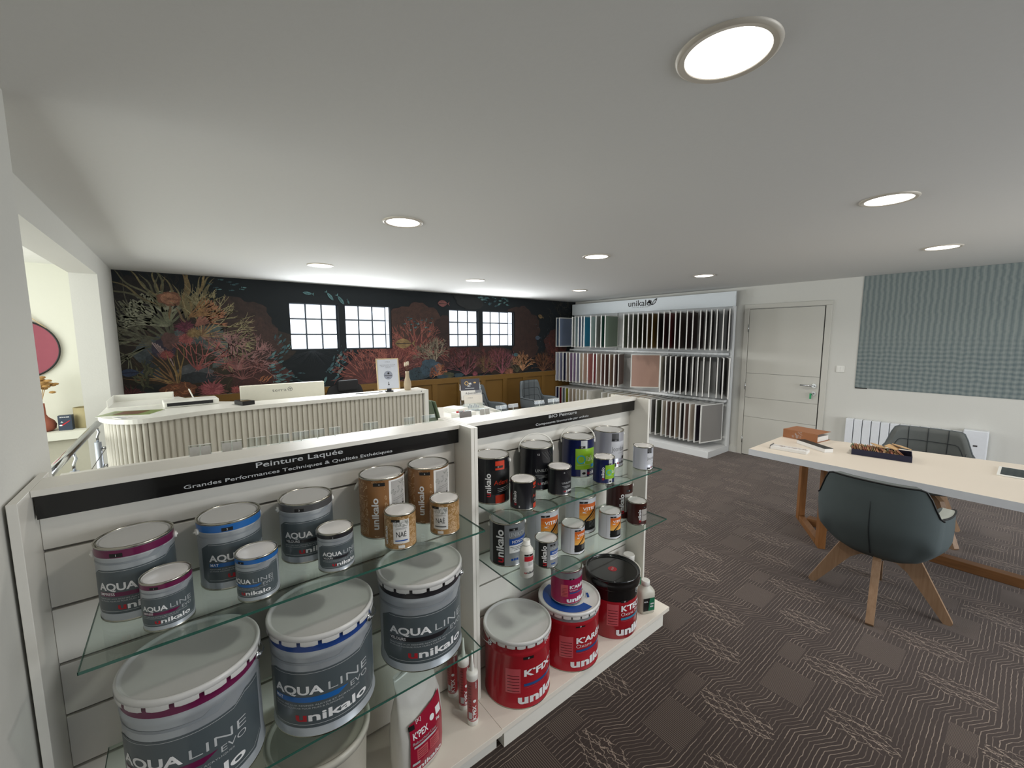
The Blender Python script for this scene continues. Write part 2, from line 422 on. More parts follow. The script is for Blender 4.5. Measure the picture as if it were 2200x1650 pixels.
# glass-block windows
MORT = mat('block_mortar', '#5b6268', .8)
def block_mat():
    m = bpy.data.materials.new('backlit_glass_block'); m.use_nodes = True; q = NB(m); v, x, y, z = q.xyz()
    r1 = q.m('MULTIPLY_ADD', q.m('SINE', q.m('MULTIPLY', z, 520.)), .5, .5)
    n = q.noise(v, 7, 2)
    q.nt.links.new(q.mix(n, (.60, .74, .95), (1., 1., 1.)), q.b.inputs['Emission Color'])
    q.put(q.b.inputs['Emission Strength'], q.m('ADD', q.m('MULTIPLY_ADD', r1, .10, .62), q.m('MULTIPLY', n, .55)))
    q.b.inputs['Base Color'].default_value = (.8, .85, .9, 1); q.b.inputs['Roughness'].default_value = .15
    return m
BLK = block_mat()
for i, (a, b) in enumerate(HOLES):
    g = G(); wv = (b-a); ncol = 3; dx = min(.19, wv/3); y0 = WY+.055; dz = (ZT-ZB)/3
    g.box(a, b, y0+.045, y0+.06, ZB, ZT, MORT)
    x = a; cols = []
    while x < b-.02: cols.append((x, min(x+dx, b))); x += dx
    for c0, c1 in cols:
        for k in range(3):
            m0 = .004
            g.box(c0+m0, c1-m0, y0, y0+.045, ZB+k*dz+m0, ZB+(k+1)*dz-m0, BLK, bev=.006 if c1-c0 > .1 else 0)
            g.box(c0, c0+.003, y0-.002, y0+.045, ZB+k*dz, ZB+(k+1)*dz, MORT)
    for k in range(4): g.box(a, b, y0-.002, y0+.04, ZB+k*dz-.003, ZB+k*dz+.003, MORT)
    struct(g, 'window_%d' % (i+1))
# mustard wainscot
MUST = mat('mustard_paint', '#735421', .6, var=.02)
g = G(); g.box(LX, WX, WY-.012, WY, 0, 1.0, MUST); g.box(LX, WX, WY-.035, WY-.01, .945, 1.028, MUST, bev=.003); g.box(LX, WX, WY-.035, WY-.01, .03, .15, MUST)
x = .30
while x < WX:
    g.box(x-.045, x+.045, WY-.034, WY-.01, .12, .95, MUST); x += .455
struct(g, 'trim_1')
g = G(); g.box(WX-.014, WX, 2.57, WY, 0, .09, WALL); g.box(WX-.014, WX, -3, 1.58, 0, .09, WALL); struct(g, 'baseboard_right')
g = G(); g.box(-.335, -.322, -3., 1.37, 0, .09, WALL); struct(g, 'baseboard_left')
# door
DOORM = mat('door_paint', '#cac8bf', .55, var=.01)
g = G()
for a, b in ((2.515, 2.575), (1.58, 1.64)): g.box(WX-.022, WX+.01, a, b, 0, 2.0445, DOORM, bev=.003)
g.box(WX-.022, WX+.01, 1.58, 2.575, 2.045, 2.10, DOORM, bev=.003)
g.box(WX-.004, WX+.002, 1.645, 2.51, .0, 2.04, INKK)
for a, b in ((.008, .55), (.553, .82), (.823, 1.16), (1.163, 2.035)): g.box(WX-.016, WX+.002, 1.652, 2.508, a, b, DOORM, bev=.0012)
door = struct(g, 'door_1')
g = G()
g.cyl((WX-.016, 1.70, 1.05), (WX-.028, 1.70, 1.05), .026, STEEL, 20); g.cyl((WX-.025, 1.70, 1.05), (WX-.065, 1.70, 1.05), .009, STEEL)
g.tube([(WX-.062, 1.70, 1.05), (WX-.066, 1.74, 1.05), (WX-.064, 1.84, 1.053)], .0095, STEEL); g.build('door_handle', door)
g = G(); g.cyl((WX-.016, 1.70, .955), (WX-.026, 1.70, .955), .026, STEEL, 20); g.box(WX-.06, WX-.024, 1.698, 1.702, .945, .965, STEEL); g.build('lock', door)
g = G(); g.box(WX-.05, WX-.046, 1.715, 1.735, .885, .955, mat('green_key_tag', '#2f9a63', .5)); g.tube([(WX-.048, 1.702, .955), (WX-.048, 1.725, .955)], .002, STEEL); g.build('key_tag', door)
for z in (.22, .98, 1.78):
    g = G(); g.cyl((WX-.024, 2.512, z-.05), (WX-.024, 2.512, z+.05), .006, STEEL, 8); g.build('hinge', door)

# ------------------------------------------------------------ ceiling downlights
LENS = emis('downlight_diffuser', '#fffaf2', 4.5)
RIMM = mat('downlight_rim', '#cfc8bb', .4, .1)
spots = {(0, 0): 'largest recessed ceiling light, nearest the camera', (0, 1): 'recessed ceiling light above the counter, left of centre', (0, 2): 'recessed ceiling light leftmost of all, near the reef wallpaper',
 (1, 0): 'recessed ceiling light above the right side, second largest in view', (1, 1): 'recessed ceiling light in the centre, just left above the colour stand', (1, 2): 'thin recessed ceiling light above the gap between the glass-block windows',
 (2, 0): 'recessed ceiling light closest to the grey woven wall print', (2, 1): 'recessed ceiling light in front of the door corner', (2, 2): 'smallest recessed ceiling light, right above the corner of the colour stand'}
LXs = (1.082, 2.822, 4.654); LYs = (.527, 2.40, 4.266)
for (i, j), lab in spots.items():
    x, y = LXs[i], LYs[j]
    t = thing('ceiling_light', lab, 'ceiling light', (x, y, CZ), 0, 'round recessed ceiling lights')
    g = G(); g.lathe([(.094, -.001), (.096, -.006), (.108, -.008), (.1155, -.004), (.117, 0)], RIMM, seg=56); g.build('trim_ring', t)
    g = G(); g.lathe([(0, -.0035), (.095, -.0035)], LENS, seg=56, smooth=False); g.build('diffuser', t)
    d = bpy.data.lights.new('downlight', 'AREA'); d.shape = 'DISK'; d.size = .18; d.energy = 6.5; d.color = (1, .955, .90); d.spread = radians(150)
    o = bpy.data.objects.new('downlight', d); COL.objects.link(o); o.location = (x, y, CZ-.015)

# ============================================================ DISPLAY GONDOLA
GZ = 1.305; PY = 1.52; YS = 1.475
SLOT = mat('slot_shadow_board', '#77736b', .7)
def gondola(label, x0, x1, bounds, lines, plx0, plx1, yf, first):
    ox, oy = (x0+x1)/2, 1.5
    t = thing('shelf_unit', label, 'display shelf unit', (ox, oy, 0))
    X = lambda v: v-ox; Y = lambda v: v-oy
    g = G(); zs = [.10, .205, .360, .517, .672, .820, .976, 1.133, 1.229]
    for a, b in zip(zs, zs[1:]): g.box(X(x0), X(x1), Y(PY), Y(PY+.02), a+(.004 if a > .1 else 0), b-(.004 if b < 1.2 else 0), WHITE, bev=.0015)
    g.box(X(x0), X(x1), Y(PY+.010), Y(PY+.06), .10, 1.24, SLOT); g.build('slatwall_panel', t)
    g = G(); g.box(X(x0), X(x1), Y(YS), Y(1.60), GZ-.016, GZ, WHITE, bev=.001); g.box(X(x0), X(x1), Y(1.501), Y(1.59), 1.235, GZ-.016, WHITE); g.build('top_board', t)
    g = G(); g.box(X(x0)+.004, X(x1)-.002, Y(1.484), Y(1.50), 1.229, GZ-.0165, BLACK); s = g.build('title_strip', t)
    sh = Sheet(planar((X(0), Y(1.484), 0), (1, 0, 0), (0, 0, 1), (0, -1, 0)))
    for st, c, z, h, wd in lines: sh.text(st, c, z, h, INKG, 1, .008, 'C', wd)
    sh.build('lettering', s)
    for a, b, ya in bounds:
        g = G(); g.box(X(a), X(b), Y(ya), Y(1.665), .0925, GZ, WHITE, bev=.001); g.build('side_board', t)
    g = G(); g.box(X(plx0), X(plx1), Y(yf), Y(1.95), .068, .092, WHITE2, bev=.001); g.build('base_shelf', t)
    g = G(); g.box(X(plx0)+.012, X(plx1)-(.012 if first else .06), Y(yf)+(.025 if first else .003), Y(1.94), 0, .068, WHITE); g.build('plinth', t)
    return t
gondola('white slatwall shelf unit on the left titled Peinture Laquée, holding silver and brown cans', -.31, .889,
    [(-.328, -.3105, 1.378), (.8895, .9055, 1.39)], [('Peinture Laquée', .287, 1.266, .0165, .262), ('Grandes Performances Techniques & Qualités Esthétiques', .287, 1.2395, .0105, .62)], -.328, .9055, 1.212, True)
gondola('white slatwall shelf unit on the right titled BIO Peinture, holding dark and red cans', .9225, 2.12,
    [(.9065, .922, 1.39), (2.1205, 2.137, 1.39)], [('BIO Peinture', 1.51, 1.268, .0155, .202), ('Composants biosourcés par unikalo', 1.513, 1.2405, .0105, .382)], .9065, 2.137, 1.215, False)
def thin_glass(name, tint, rough=0.):
    m = bpy.data.materials.new(name); m.use_nodes = True; nt = m.node_tree; nt.nodes.clear()
    o = nt.nodes.new('ShaderNodeOutputMaterial'); mx = nt.nodes.new('ShaderNodeMixShader'); lw = nt.nodes.new('ShaderNodeLayerWeight'); lw.inputs[0].default_value = .5; pw = nt.nodes.new('ShaderNodeMath'); pw.operation = 'POWER'; pw.inputs[1].default_value = 4.5; nt.links.new(lw.outputs['Facing'], pw.inputs[0]); fr = nt.nodes.new('ShaderNodeMath'); fr.operation = 'MULTIPLY_ADD'; nt.links.new(pw.outputs[0], fr.inputs[0]); fr.inputs[1].default_value = .9; fr.inputs[2].default_value = .04
    tr = nt.nodes.new('ShaderNodeBsdfTransparent'); tr.inputs[0].default_value = (*tint, 1); gl = nt.nodes.new('ShaderNodeBsdfGlossy'); gl.inputs['Roughness'].default_value = rough
    nt.links.new(fr.outputs[0], mx.inputs[0]); nt.links.new(tr.outputs[0], mx.inputs[1]); nt.links.new(gl.outputs[0], mx.inputs[2]); nt.links.new(mx.outputs[0], o.inputs[0]); return m
GLASS = thin_glass('shelf_glass', (.90, .955, .93)); GEDGE = mat('glass_edge_green', '#2f5a4e', .12, var=.1, coat=.5)
def shelf(label, x0, x1, y0, z):
    ox, oy = (x0+x1)/2, (y0+PY)/2
    t = thing('glass_shelf', label, 'glass shelf', (ox, oy, z))
    hx = (x1-x0)/2; y1 = PY-oy; ya = y0-oy
    g = G(); g.box(-hx+.0012, hx-.0012, ya+.0012, y1-.001, -.0062, -.0003, GLASS); g.build('glass_pane', t)
    g = G(); e = .0012
    g.box(-hx, hx, ya, ya+e, -.0065, 0, GEDGE); g.box(-hx, -hx+e, ya, y1-.001, -.0065, 0, GEDGE); g.box(hx-e, hx, ya, y1-.001, -.0065, 0, GEDGE); g.build('polished_edge', t)
    for x in (-hx+.12, hx-.12):
        g = G(); g.box(x-.008, x+.008, y1-.10, y1-.002, -.016, -.007, STEEL); g.build('bracket', t)
ZG1, ZG2, ZGA, ZGB, ZP = .980, .533, .969, .685, .092
shelf('glass shelf on the left unit, upper, carrying ten small cans', -.218, .81, 1.18, ZG1)
shelf('glass shelf on the left unit, lower, carrying the big silver pails', -.24, .789, 1.18, ZG2)
shelf('upper glass shelf of the right unit, carrying black, blue and silver cans', .93, 1.96, 1.19, ZGA)
shelf('middle glass shelf of the right unit, carrying grey, orange and brown cans', .975, 2.005, 1.177, ZGB)

# ============================================================ PAINT CANS
def paint(name, c, rough=.28): return mat(name, c, rough, var=.03, scale=12, coat=.25)
SILV = mat('can_silver', '#adb3b8', .28, .35, var=.04, scale=8, coat=.3)
PAN = paint('can_slate', '#4d565a', .35); PAN2 = paint('can_slate_dark', '#3f474c', .35)
PURP = paint('band_purple', '#651543'); BLUE = paint('band_blue', '#1f62a8'); NAVY = paint('band_navy', '#1c3e80'); DGREY = paint('band_dark_grey', '#4a4a4b'); DBLK = paint('band_black', '#232226')
def tin(t, R, H, body, lidm=LIDG, rimm=TIN):
    g = G()
    g.lathe([(0, .001), (R*.94, .001), (R*.97, 0), (R*1.012, .001), (R*1.012, .004), (R, .0055), (R, H-.006), (R*1.004, H-.0055), (R*1.018, H-.004), (R*1.02, H-.001), (R*1.005, H), (R*.985, H-.001), (R*.975, H-.005)],
        body, seg=64, mats=[rimm]*5+[body]+[rimm]*6); g.build('can_body', t)
    g = G()
    g.lathe([(R*.975, H-.005), (R*.955, H-.006), (R*.945, H-.002), (R*.915, H-.0015), (R*.905, H-.006), (R*.87, H-.0065), (R*.86, H-.0035), (0, H-.0035)],
        lidm, seg=64, mats=[rimm, rimm, rimm, lidm, lidm, lidm, lidm]); return g.build('lid', t)
def ears(t, R, H, face, m=PLW, up=False, z=None):
    "carry handle: lying down round the body, or standing up"
    z = z or H*.86
    for k in (-1, 1):
        a = face+k*pi/2; g = G(); c = (cos(a)*R, sin(a)*R)
        g.cyl((c[0]*.99, c[1]*.99, z), (c[0]*1.07, c[1]*1.07, z), .0085, m, 14); g.build('handle_lug', t)
    g = G(); P = []
    for i in range(25):
        u = i/24; a = face+pi/2+pi*u
        if up: P.append((cos(a)*R*1.06*1.0, sin(a)*R*1.06, z+.062*sin(pi*u))) if False else P.append((cos(face+pi/2)*R*1.06*cos(pi*u)-cos(face)*.018*sin(pi*u), sin(face+pi/2)*R*1.06*cos(pi*u)-sin(face)*.018*sin(pi*u), z+R*.95*sin(pi*u)**.8))
        else: P.append((cos(a)*R*1.07, sin(a)*R*1.07, z-.035*sin(pi*u)))
    g.tube(P, .0036 if up else .003, m, 8); g.build('handle', t)

def aqualine(t, R, H, face, band, kind, num, stage, big=False, wide=1.):
    sh = Sheet(wrap(R, face), R*.12); u = H; hw = 1.28*R*wide
    # colour band, number plate, silver chamfer lines, slate panel
    if not big:
        sh.rect(-pi*R*.999, pi*R*.999, u*.865, u*.965, band, 1); sh.rect(-R*.62, -R*.28, u*.875, u*.925, INKK, 2); sh.text(num, -R*.45, u*.885, u*.028, INKW, 3)
        sh.line([(-pi*R*.99, u*.855), (pi*R*.99, u*.855)], u*.008, INKG, 1)
        zt, zb = u*.70, u*.12
    else:
        zt, zb = u*.69, u*.10
    sh.poly([(-hw*1.1, zb+.06*u), (-hw*.92, zb), (hw*.95, zb), (hw*1.12, zb+.10*u), (hw*1.12, zt+.085*u), (hw*.82, zt+.085*u), (hw*.66, zt+.02*u), (-hw*.85, zt+.0*u), (-hw*1.1, zt-.08*u)], PAN, 1)
    sh.line([(-hw*.9, zb+.035*u), (hw*.9, zb+.035*u), (hw*1.08, zb+.12*u)], u*.005, INKG, 2)
    sh.line([(-hw*.86, zt-.02*u), (hw*.62, zt+.0*u), (hw*.8, zt+.06*u), (hw*1.1, zt+.06*u)], u*.004, INKG, 2)
    sh.poly([(-hw*1.2, zt+.10*u), (hw*.25, zt+.10*u), (hw*.42, zt+.16*u), (hw*.62, zt+.16*u), (hw*.42, zt+.075*u), (-hw*1.2, zt+.075*u)], paint('can_mid_grey', '#878d92'), 1)
    for k in range(4): sh.line([(hw*1.2, zt-.02*u-k*.07*u), (hw*1.5, zt+.04*u-k*.06*u), (hw*1.75, zt+.04*u-k*.06*u)], u*.006, PAN2, 1)
    s0 = -hw*.86; c = u*.047 if big else u*.052
    zA = u*.46 if big else u*.44
    w1 = sh.text('AQUA', s0, zA, c*1.75, INKW, 2, .03, 'L', hw*.86); sh.text('LINE', s0+w1+hw*.07, zA+.004*u, c*1.75, INKG, 2, -.008, 'L', hw*.72)
    sh.text('EVO', s0+w1+hw*.42, zA-.085*u, c*1.15, INKG, 2, -.004, 'L', hw*.36)
    sh.poly([(s0, zA-.085*u), (s0+w1*1.25, zA-.085*u), (s0+w1*1.45, zA-.03*u), (s0, zA-.03*u)], stage, 2); sh.text(kind, s0+.003, zA-.072*u, c*.72, INKW, 3, .01, 'L')
    sh.text('PEINTURE AUX RESINES ALKYDE ET ACRYLIQUES', s0, zA-.125*u, c*.33, INKG, 2, 0, 'L', hw*1.45); sh.text('EN PHASE AQUEUSE POUR MURS & PLAFONDS', s0, zA-.155*u, c*.33, INKG, 2, 0, 'L', hw*1.15)
    if big: sh.logo(-hw*.46, u*.175, c*1.9, 2, 'L', hw*1.2)
    else: sh.logo(-hw*.42, u*.18, c*1.6, 2, 'L', hw*1.12)
    sh.ring(hw*1.32, zt+.13*u, u*.018, u*.028, INKR, 2); sh.ring(hw*1.34, zt+.055*u, u*.018, u*.028, paint('mark_green', '#3f7d6a'), 2)
    sh.build('label', t)

def smallcan(label, x, y, z, R, H, face, body, draw, lidm=LIDG, handle=None, group='paint cans on the glass shelves', rim=TIN):
    t = thing('paint_can', label, 'paint can', (x, y, z+.0002), 0, group)
    tin(t, R, H, body, lidm, rim); draw(t, R, H, radians(face))
    if handle == 'down': ears(t, R, H, radians(face))
    if handle == 'up': ears(t, R, H, radians(face), up=True)
    return t
aq = lambda band, kind, num, st: (lambda t, R, H, f: aqualine(t, R, H, f, band, kind, num, st))
smallcan('larger purple-banded silver can, back row at the left end of the upper left shelf', -.128, 1.402, ZG1, .077, .191, -88, SILV, aq(PURP, 'IMPRESS', '1', PURP), handle='down')
smallcan('larger blue-banded silver can in the back row of the upper left shelf', .073, 1.405, ZG1, .077, .192, -72, SILV, aq(BLUE, 'MAT', '2', BLUE), handle='down')
smallcan('larger grey-banded silver can in the back row of the upper left shelf', .277, 1.414, ZG1, .077, .190, -90, SILV, aq(DGREY, 'VELOURS', '3', DBLK), handle='down')
smallcan('small purple-banded silver can in front of the larger purple one', -.069, 1.276, ZG1, .050, .122, -90, SILV, aq(PURP, 'IMPRESS', '1', PURP), LIDW)
smallcan('small blue-banded silver can in front of the larger blue one', .12, 1.266, ZG1, .050, .122, -116, SILV, aq(BLUE, 'MAT', '2', BLUE), LIDW)
smallcan('small black-banded silver can in front of the larger grey-banded one', .326, 1.278, ZG1, .051, .121, -87, SILV, aq(DBLK, 'VELOURS', '3', DBLK), LIDW)
KRAFT = paint('can_kraft_brown', '#8d6238', .4); KRAFT2 = paint('can_kraft_light', '#9b7644', .4); LEAFC = mat('leaf_print', '#c9a983', .5); PAPER = mat('paper_white', '#dcdad6', .5, var=.02)
def leaves(sh, s0, s1, z0, z1, n, m, seed, sc=.016, layer=1):
    r = random.Random(seed)
    for i in range(n):
        a = r.uniform(s0, s1); c = r.uniform(z0, z1); th = r.uniform(0, pi); L = sc*r.uniform(.6, 1.2)
        P = []
        for k in range(9):
            u = k/8; P.append((u*L, .28*L*sin(pi*u)))
        for k in range(7, 0, -1):
            u = k/8; P.append((u*L, -.28*L*sin(pi*u)))
        Q = [(a+x*cos(th)-y*sin(th), c+x*sin(th)+y*cos(th)) for x, y in P]
        if any(q[1] > z1+.004 or q[1] < z0-.002 or q[0] > s1 or q[0] < s0 for q in Q): continue
        if i % 3: sh.line(Q+[Q[0]], .0009, m, layer); sh.line([(a, c), (a+L*cos(th), c+L*sin(th))], .0007, m, layer)
        else: sh.line([(a, c), (a+L*cos(th), c+L*sin(th))], .0016, m, layer)
def nae_label(sh, R, H, c, w, zt, zb, blue, big):
    sh.rect(c-w/2, c+w/2, zb, zt, PAPER, 2)
    leaves(sh, c-w/2+.002, c+w/2-.002, zt-.3*(zt-zb), zt-.004, 26, mat('ink_sage', '#8d9089', .5), 5, .014, 3)
    sh.line([(c-w*.3, zt-.36*(zt-zb)), (c+w*.35, zt-.34*(zt-zb))], .0008, INKK, 3); sh.line([(c-w*.36, zt-.40*(zt-zb)), (c+w*.38, zt-.38*(zt-zb))], .0007, INKK, 3)
    zc = zb+.28*(zt-zb)
    sh.text('NAÉ', c, zc, (zt-zb)*.22, INKK, 3, .0, 'C', w*.62); sh.rect(c-w*.38, c+w*.38, zb+.1*(zt-zb), zb+.15*(zt-zb), blue, 3)
def nae(face_uni, off, big, num, blue):
    def d(t, R, H, f):
        sh = Sheet(wrap(R, f), R*.12)
        if big:
            leaves(sh, -R*2.9, R*.62, H*.04, H*.95, 250, LEAFC, 3, .022)
            sh.logo(R*.14, H*.12+.01, .022, 3, 'L', H*.52, True, red=INKW)
            sh.rect(-R*.34, R*.42, H*.06, H*.93, KRAFT, 2)
            sh.rect(R*.62, R*2.2, H*.03, H*.955, PAPER, 2); nae_label(sh, R, H, R*1.17, R*1.0, H*.93, H*.12, blue, True)
        else:
            leaves(sh, -R*3., R*3., H*.05, H*.92, 420, LEAFC, 4, .014)
            nae_label(sh, R, H, 0, R*1.02, H*.86, H*.2, blue, False)
            sh.logo(-R*.95, H*.16, .012, 3, 'L', H*.5, True, red=INKW); sh.rect(-R*.2, R*.2, H*.07, H*.15, PAPER, 2)
        sh.rect(-R*.05 if big else -R*.62, R*.45 if big else -R*.08, H*.88 if big else H*.8, H*.935 if big else H*.87, INKK, 4)
        sh.text(num, R*.2 if big else -R*.35, H*.895 if big else H*.815, H*.025, INKW, 5); sh.build('label', t)
        if big:
            g = G(); a = f-1.35; g.tube([(cos(a)*R*1.01, sin(a)*R*1.01, H*.84), (cos(a-.12)*R*1.12, sin(a-.12)*R*1.12, H*.78), (cos(a-.2)*R*1.22, sin(a-.2)*R*1.22, H*.70)], .006, PLW, 8); g.build('handle', t)
    return d
smallcan('tall brown leaf-printed can, left one of the back pair on the upper left shelf', .526, 1.414, ZG1, .077, .214, -129, KRAFT, nae(0, 0, True, '4', INKB))
smallcan('tall brown leaf-printed can, right one of the back pair beside the side board', .710, 1.416, ZG1, .077, .213, -138, KRAFT, nae(0, 0, True, '6', DGREY))
smallcan('small gold leaf-printed can with a blue bar on its white label', .533, 1.278, ZG1, .051, .121, -110, KRAFT2, nae(0, 0, False, '4', INKB), LIDW)
smallcan('small gold leaf-printed can with a grey bar on its white label', .700, 1.276, ZG1, .052, .121, -136, KRAFT2, nae(0, 0, False, '6', DGREY), LIDW)
# right unit, upper glass
CHAR = paint('can_charcoal', '#1b1b20'); OXRED = paint('ink_orange_red', '#c2391f'); NAV = paint('can_navy', '#141d4c'); LIME = paint('label_lime', '#86b429'); PEARL = mat('can_pearl', '#b9bac2', .3, .3, var=.02, coat=.3)
def adere(t, R, H, f):
    sh = Sheet(wrap(R, f), R*.12); sh.rect(R*.28, R*.86, H*.02, H*.2, OXRED, 1); sh.rect(R*.28, R*.86, H*.72, H*.93, OXRED, 1)
    sh.rect(R*.08, R*1.6, H*.22, H*.74, INKK, 2); sh.text('Adere', R*.2, H*.42, H*.1, OXRED, 3, -.005, 'L', R*.95)
    for k in range(3): sh.line([(R*.4, H*(.34-.035*k)), (R*1.25, H*(.36-.035*k))], H*.008, INKG, 3)
    sh.logo(R*(.02 if R > .06 else -1.15), H*.17, H*.115, 3, 'L', H*.5, True); sh.rect(R*.22, R*.75, H*.78, H*.83, INKK, 2); sh.text('11', R*.45, H*.79, H*.03, INKW, 3)
    sh.rect(-R*.95, -R*.85, H*.1, H*.17, INKG, 2); sh.build('label', t)
def uniloxy(t, R, H, f):
    sh = Sheet(wrap(R, f), R*.12); sh.text('UNILOXY', -R*.3, H*.44, H*.065, INKG, 2, 0, 'L', R*1.15)
    for k in range(3): sh.line([(-R*.3+k*.1*R, H*(.36-.03*k)), (R*.6, H*(.36-.03*k))], H*.007, INKG, 2)
    for k in range(4): sh.line([(R*(.1+.18*k), H*.9), (R*(.5+.18*k), H*.72)], H*.01, DGREY, 1)
    sh.logo(-R*.15, H*.14, H*.075, 2, 'L', R*1.3); sh.text('12', -R*.1, H*.83, H*.04, INKW, 2); sh.build('label', t)
def olak(small):
    def d(t, R, H, f):
        sh = Sheet(wrap(R, f), R*.12); a = 0 if not small else -R*.05
        sh.rect(a+R*.02, a+R*.44, H*.02, H*.96, INKG, 1); sh.rect(a-R*.3, a+R*1.15, H*.21, H*.75, LIME, 2)
        sh.ring(a+R*.05, H*.47, H*.085, H*.115, paint('ink_cyan', '#2fa3b8'), 3); sh.text('2', a+R*.26, H*.36, H*.05, INKW, 3); sh.text('lak', a+R*.40, H*.42, H*.14, INKW, 3, -.01, 'L', R*.52)
        sh.line([(a-R*.2, H*.33), (a+R*.9, H*.33)], H*.006, INKG, 3); sh.rect(a+R*.75, a+R*1.15, H*.25, H*.33, paint('ink_sky', '#2b8fc6'), 3)
        if not small: sh.logo(a+R*.48, H*.07, H*.09, 3, 'L', R*1.0)
        else: sh.logo(a-R*.4, H*.17, H*.1, 3, 'L', H*.5, True)
        sh.ell(a+R*.23, H*.11, R*.12, H*.03, INKK, 3); sh.rect(a-R*.1, a+R*.3, H*.76, H*.82, INKK, 3); sh.text('14', a+R*.1, H*.775, H*.035, INKW, 4); sh.build('label', t)
    return d
def joordon(t, R, H, f):
    sh = Sheet(wrap(R, f), R*.12); sh.rect(-R*.05, R*.45, H*.8, H*.95, DGREY, 1); sh.rect(-R*.05, R*.45, H*.74, H*.8, INKK, 2); sh.text('13', R*.2, H*.75, H*.03, INKW, 3)
    sh.rect(-R*.08, R*1.3, H*.25, H*.72, paint('label_pale', '#c9cace'), 1); sh.text('Joordon', -R*.05, H*.46, H*.13, INKK, 2, -.015, 'L', R*1.05)
    sh.line([(R*.4, H*.4), (R*1.1, H*.4)], H*.005, INKK, 2); sh.rect(R*.8, R*1.1, H*.22, H*.3, INKK, 3); sh.logo(R*.35, H*.1, H*.07, 2, 'L', R*1.1, ink=DGREY); sh.rect(-R*.05, R*.3, H*.02, H*.13, DGREY, 1); sh.build('label', t)
smallcan('larger charcoal can with red stripes, left end of the right upper shelf', 1.020, 1.429, ZGA, .075, .201, -131, CHAR, adere, handle='down')
smallcan('small charcoal can with a red corner stripe, in front of the larger striped one', 1.072, 1.282, ZGA, .053, .120, -94, CHAR, adere, LIDW)
smallcan('larger black can with a standing white handle, second in the back row', 1.279, 1.431, ZGA, .078, .200, -118, CHAR, uniloxy, handle='up')
smallcan('small black can in front of the two cans with standing handles', 1.302, 1.299, ZGA, .053, .123, -105, CHAR, uniloxy, LIDW)
smallcan('larger navy can with a lime green label and standing white handle', 1.568, 1.433, ZGA, .082, .196, -128, NAV, olak(False), handle='up')
smallcan('small navy can with a lime green label in front of the pearl can', 1.572, 1.266, ZGA, .051, .125, -112, NAV, olak(True), LIDW)
smallcan('larger pearl grey can at the right of the back row', 1.815, 1.433, ZGA, .081, .197, -126, PEARL, joordon, handle='down')
smallcan('small pearl white can alone at the right end of the right upper shelf', 1.901, 1.269, ZGA, .052, .125, -118, mat('can_pearl_light', '#c9cbd3', .3, .2, coat=.3), joordon, LIDW)
# right unit, middle glass  (k scales the measured layout onto this shelf height)
K = (1.67-ZGB)/(1.67-.711)
MGREY = mat('can_mid_metal', '#8b8f92', .3, .2, var=.03, coat=.3); WCAN = paint('can_white', '#cfd1d6'); ORG = paint('label_orange', '#d9772a'); ORG2 = paint('label_amber', '#e7a548'); BRN = paint('can_dark_brown', '#3a1712')
def mono(t, R, H, f):
    sh = Sheet(wrap(R, f), R*.12); sh.rect(-R*1.1, -R*.32, H*.03, H*.97, INKK, 1); sh.logo(-R*.38, H*.1, H*.17, 3, 'L', H*.76, True)
    sh.rect(-R*.05, R*2., H*.32, H*.5, INKW, 1); sh.rect(-R*.05, R*1.7, H*.5, H*.65, INKB, 2); sh.text('MONOKOTE', R*.1, H*.535, H*.07, INKW, 3, 0, 'L', R*1.25)
    sh.text('UNIKOSOL', -R*.08, H*.69, H*.1, INKG, 2, 0, 'L', R*1.45); sh.rect(-R*.05, R*.45, H*.83, H*.89, INKK, 2); sh.text('15', R*.2, H*.84, H*.035, INKW, 3)
    for k in range(3): sh.line([(R*(.0+.1*k), H*(.455-.035*k)), (R*1.1, H*(.455-.035*k))], H*.01, DGREY, 3)
    for k in range(3): sh.rect(R*(.05+.15*k), R*(.17+.15*k), H*.14, H*.19, INKB, 2)
    sh.build('label', t)
def vitri(t, R, H, f):
    sh = Sheet(wrap(R, f), R*.12); a0, a1 = -R*.35, R*.95; z0, z1 = H*.1, H*.84
    n = 6
    for i in range(n):
        za = z0+(z1-z0)*(.35+.65*i/n); zb = z0+(z1-z0)*(.35+.65*(i+1)/n); sh.rect(a0, a1, za, zb, mat('orange_fade_%d' % i, ('#e8b05a', '#e5a24b', '#e0903a', '#da8030', '#cf6c27', '#c25a20')[i], .35, var=.06), 1)
    sh.rect(a0, a1, z0, z0+(z1-z0)*.35, INKK, 1)
    sh.line([(a0, z0+.1*H), (a0+.35*(a1-a0), z0+.3*H), (a0+.6*(a1-a0), z0+.42*H), (a1, z0+.62*H)], H*.045, INKK, 2)
    sh.line([(a0, z0+.04*H), (a0+.4*(a1-a0), z0+.26*H), (a1, z0+.5*H)], H*.018, INKK, 2)
    sh.text('VITRI', a0+R*.22, H*.66, H*.085, INKW, 3, .015, 'L', R*.85); sh.text('MC', a0+R*.22, H*.58, H*.05, INKW, 3, .01, 'L')
    sh.rect(a0, a0+R*.55, H*.85, H*.9, INKK, 2); sh.text('17', a0+R*.27, H*.86, H*.03, INKW, 3)
    for k in range(5): sh.line([(a0+R*.65, H*(.33-.035*k)), (a1-R*.1, H*(.33-.035*k))], H*.006, INKG, 3)
    sh.rect(-R*.72, -R*.69, H*.03, H*.97, INKG, 1); sh.build('label', t)
